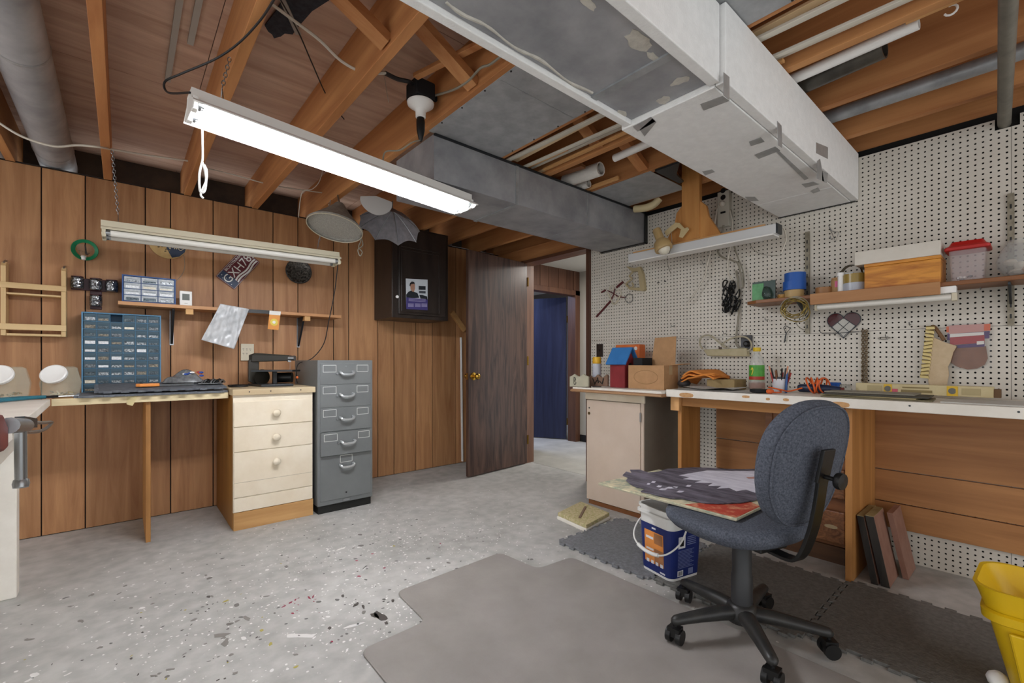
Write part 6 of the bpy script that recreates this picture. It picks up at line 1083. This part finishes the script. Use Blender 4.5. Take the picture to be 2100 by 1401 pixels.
for k in range(11):
    a = k * .6; c1 = co_ + V(.024 * math.cos(a), .024 * math.sin(a), .01); part(cp, 'pen', MB().cyl(c1, c1 + V(.02 * math.cos(a), .03 * math.sin(a), .10 + .012 * (k % 4)), .0042, 7), (mat('pen_red', '#a32a24', .4), mat('pen_brown', '#7a4f32', .5), black, mat('pen_tan', '#c98f70', .5))[k % 4], True)
one('blue_marker', MB().cyl((2.76, .905, WZ), (2.775, .905, WZ + .115), .006, 10), mat('marker_blue', '#24508a', .4), 'blue marker standing beside the pen cup', 'marker', smooth=True)
gg = thing('glue_gun', (2.78, .8, WZ), 'navy power tool wrapped in its bright orange cord', 'tool'); nv = mat('tool_navy', '#1c2740', .4); oco = mat('orange_cord', '#d8622a', .45)
part(gg, 'body', MB().lathe([(.014, 0), (.022, .01), (.024, .10), (.020, .14), (.014, .18), (.013, .19)], (2.80, .86, WZ + .028), (.1, -1, .0), 18), nv, 50); part(gg, 'nozzle', MB().cyl((2.82, .675, WZ + .028), (2.822, .655, WZ + .028), .010, 12), mat('nozzle', '#6a2a20', .5), True)
for k in range(6):
    c = V(2.795 + .004 * k, .80 - .012 * k, WZ + .045); part(gg, 'cord_wrap', MB().tube([c + V(.036 * math.cos(a), .016 * math.sin(a + k), .040 * math.sin(a)) for a in [2 * PI * i / 18 for i in range(18)]], .0042, 6, True), oco, True)
part(gg, 'cord', MB().tube(spline([(2.77, .83, WZ + .03), (2.73, .88, WZ + .012), (2.68, .90, WZ + .02), (2.66, .94, WZ + .03), (2.70, .97, WZ + .03), (2.72, .93, WZ + .02), (2.67, .90, WZ + .008), (2.63, .93, WZ + .008)], 6), .0042, 6), oco, True); part(gg, 'plug', MB().lathe([(.006, 0), (.012, .01), (.013, .03), (.009, .036), (0, .036)], (2.635, .925, WZ + .013), (-.8, .5, 0), 10), oco, 50)
# long roll box, blue tape, boards, paper
lbx = thing('long_roll_box', (2.95, .38, WZ), 'long cream printed carton with yellow squares lying along the bench', 'carton'); crt = mat('carton_cream', '#c9b98c', .6, 0, '#d4c69c', 14); La, Lb = V(2.93, .60, 0), V(2.895, .105, 0)
part(lbx, 'carton', MB().prism([(2.93, .63, WZ + .012), (2.895, .13, WZ + .012), (2.955, .13, WZ + .012), (2.99, .63, WZ + .012)], (0, 0, .048)), crt, bevel=.002)
fr_ = lambda t, z: V(2.9295 - .035 * t - .0006, .63 - .50 * t, WZ + z)
for t0, t1 in ((.235, .30), (.70, .775)):
    q_ = part(lbx, 'yellow_square', MB().prism([fr_(t0, .013), fr_(t1, .013), fr_(t1, .058), fr_(t0, .058)], (-.0008, 0, 0)), mat('carton_yellow', '#dcb42c', .5)); tm = (t0 + t1) / 2
    part(q_, 'round_emblem', MB().cyl(fr_(tm, .036) + V(-.0016, 0, 0), fr_(tm, .036) + V(0, 0, 0), .014, 16), mat('emblem_grey', '#6a6a62', .5))
for t0, t1, z0, z1, m_ in ((.30, .345, .016, .036, mat('rose_print', '#c95a6a', .5)), (.37, .60, .022, .034, mat('print_olive', '#8a7a50', .6)), (.38, .58, .042, .048, mat('print_olive', '#8a7a50', .6)), (.10, .22, .02, .05, mat('print_faint', '#b5a67c', .6)), (.80, .92, .02, .05, mat('print_faint', '#b5a67c', .6))):
    part(lbx, 'print_patch', MB().prism([fr_(t0, z0), fr_(t1, z0), fr_(t1, z1), fr_(t0, z1)], (-.0007, 0, 0)), m_)
part(lbx, 'torn_end', MB().box(2.90, 2.95, .108, .13, WZ + .013, WZ + .05), mat('inner_tube_brown', '#6a4f34', .7))
bct = thing('blue_capped_tube', (2.95, .68, WZ), 'clear tube with a blue cap left of the long carton', 'tube'); part(bct, 'cap', MB().cyl((2.90, .735, WZ + .035), (2.90, .69, WZ + .035), .026, 18), btp, 40); part(bct, 'tube_body', MB().cyl((2.90, .689, WZ + .033), (2.90, .645, WZ + .031), .02, 16), clear_pl, True)
bd = [mat('board_olive', '#6a6248', .6, 0, '#7d7558', 12), mat('board_tan', '#948660', .6), mat('board_dark', '#3d3a30', .6), mat('board_grey', '#8a8474', .6)]
labs = ('bottom olive board of the flat stack on the white bench', 'tan board second from the bottom of the flat stack', 'dark board third in the flat stack on the bench', 'grey top board of the flat stack by the long carton')
for k in range(4):
    x, y, hx, hy, rz_ = ((2.69, .50, .10, .20, .05), (2.70, .52, .10, .18, -.06), (2.705, .50, .11, .19, .03), (2.75, .53, .09, .17, .0))[k]; z0 = WZ + .0005 + .0065 * k
    one('flat_board', MB().obox((x, y, z0 + .0027), (hx * math.cos(rz_), hx * math.sin(rz_), 0), (-hy * math.sin(rz_), hy * math.cos(rz_), 0), (0, 0, .0027)), bd[k], labs[k], 'board', 'flat boards stacked on the white bench')
one('perforated_sheet', MB().prism([(2.60, .27, WZ), (2.58, .02, WZ), (2.58, -.25, WZ), (2.88, -.25, WZ), (2.88, .09, WZ), (2.80, .27, WZ)], (0, 0, .005)), mat('pale_sheet', '#b9b7b0', .55, 0, '#c9c7c0', 60, (1, .1, 1)), 'pale grey striped sheet lying at the bench right end', 'sheet')
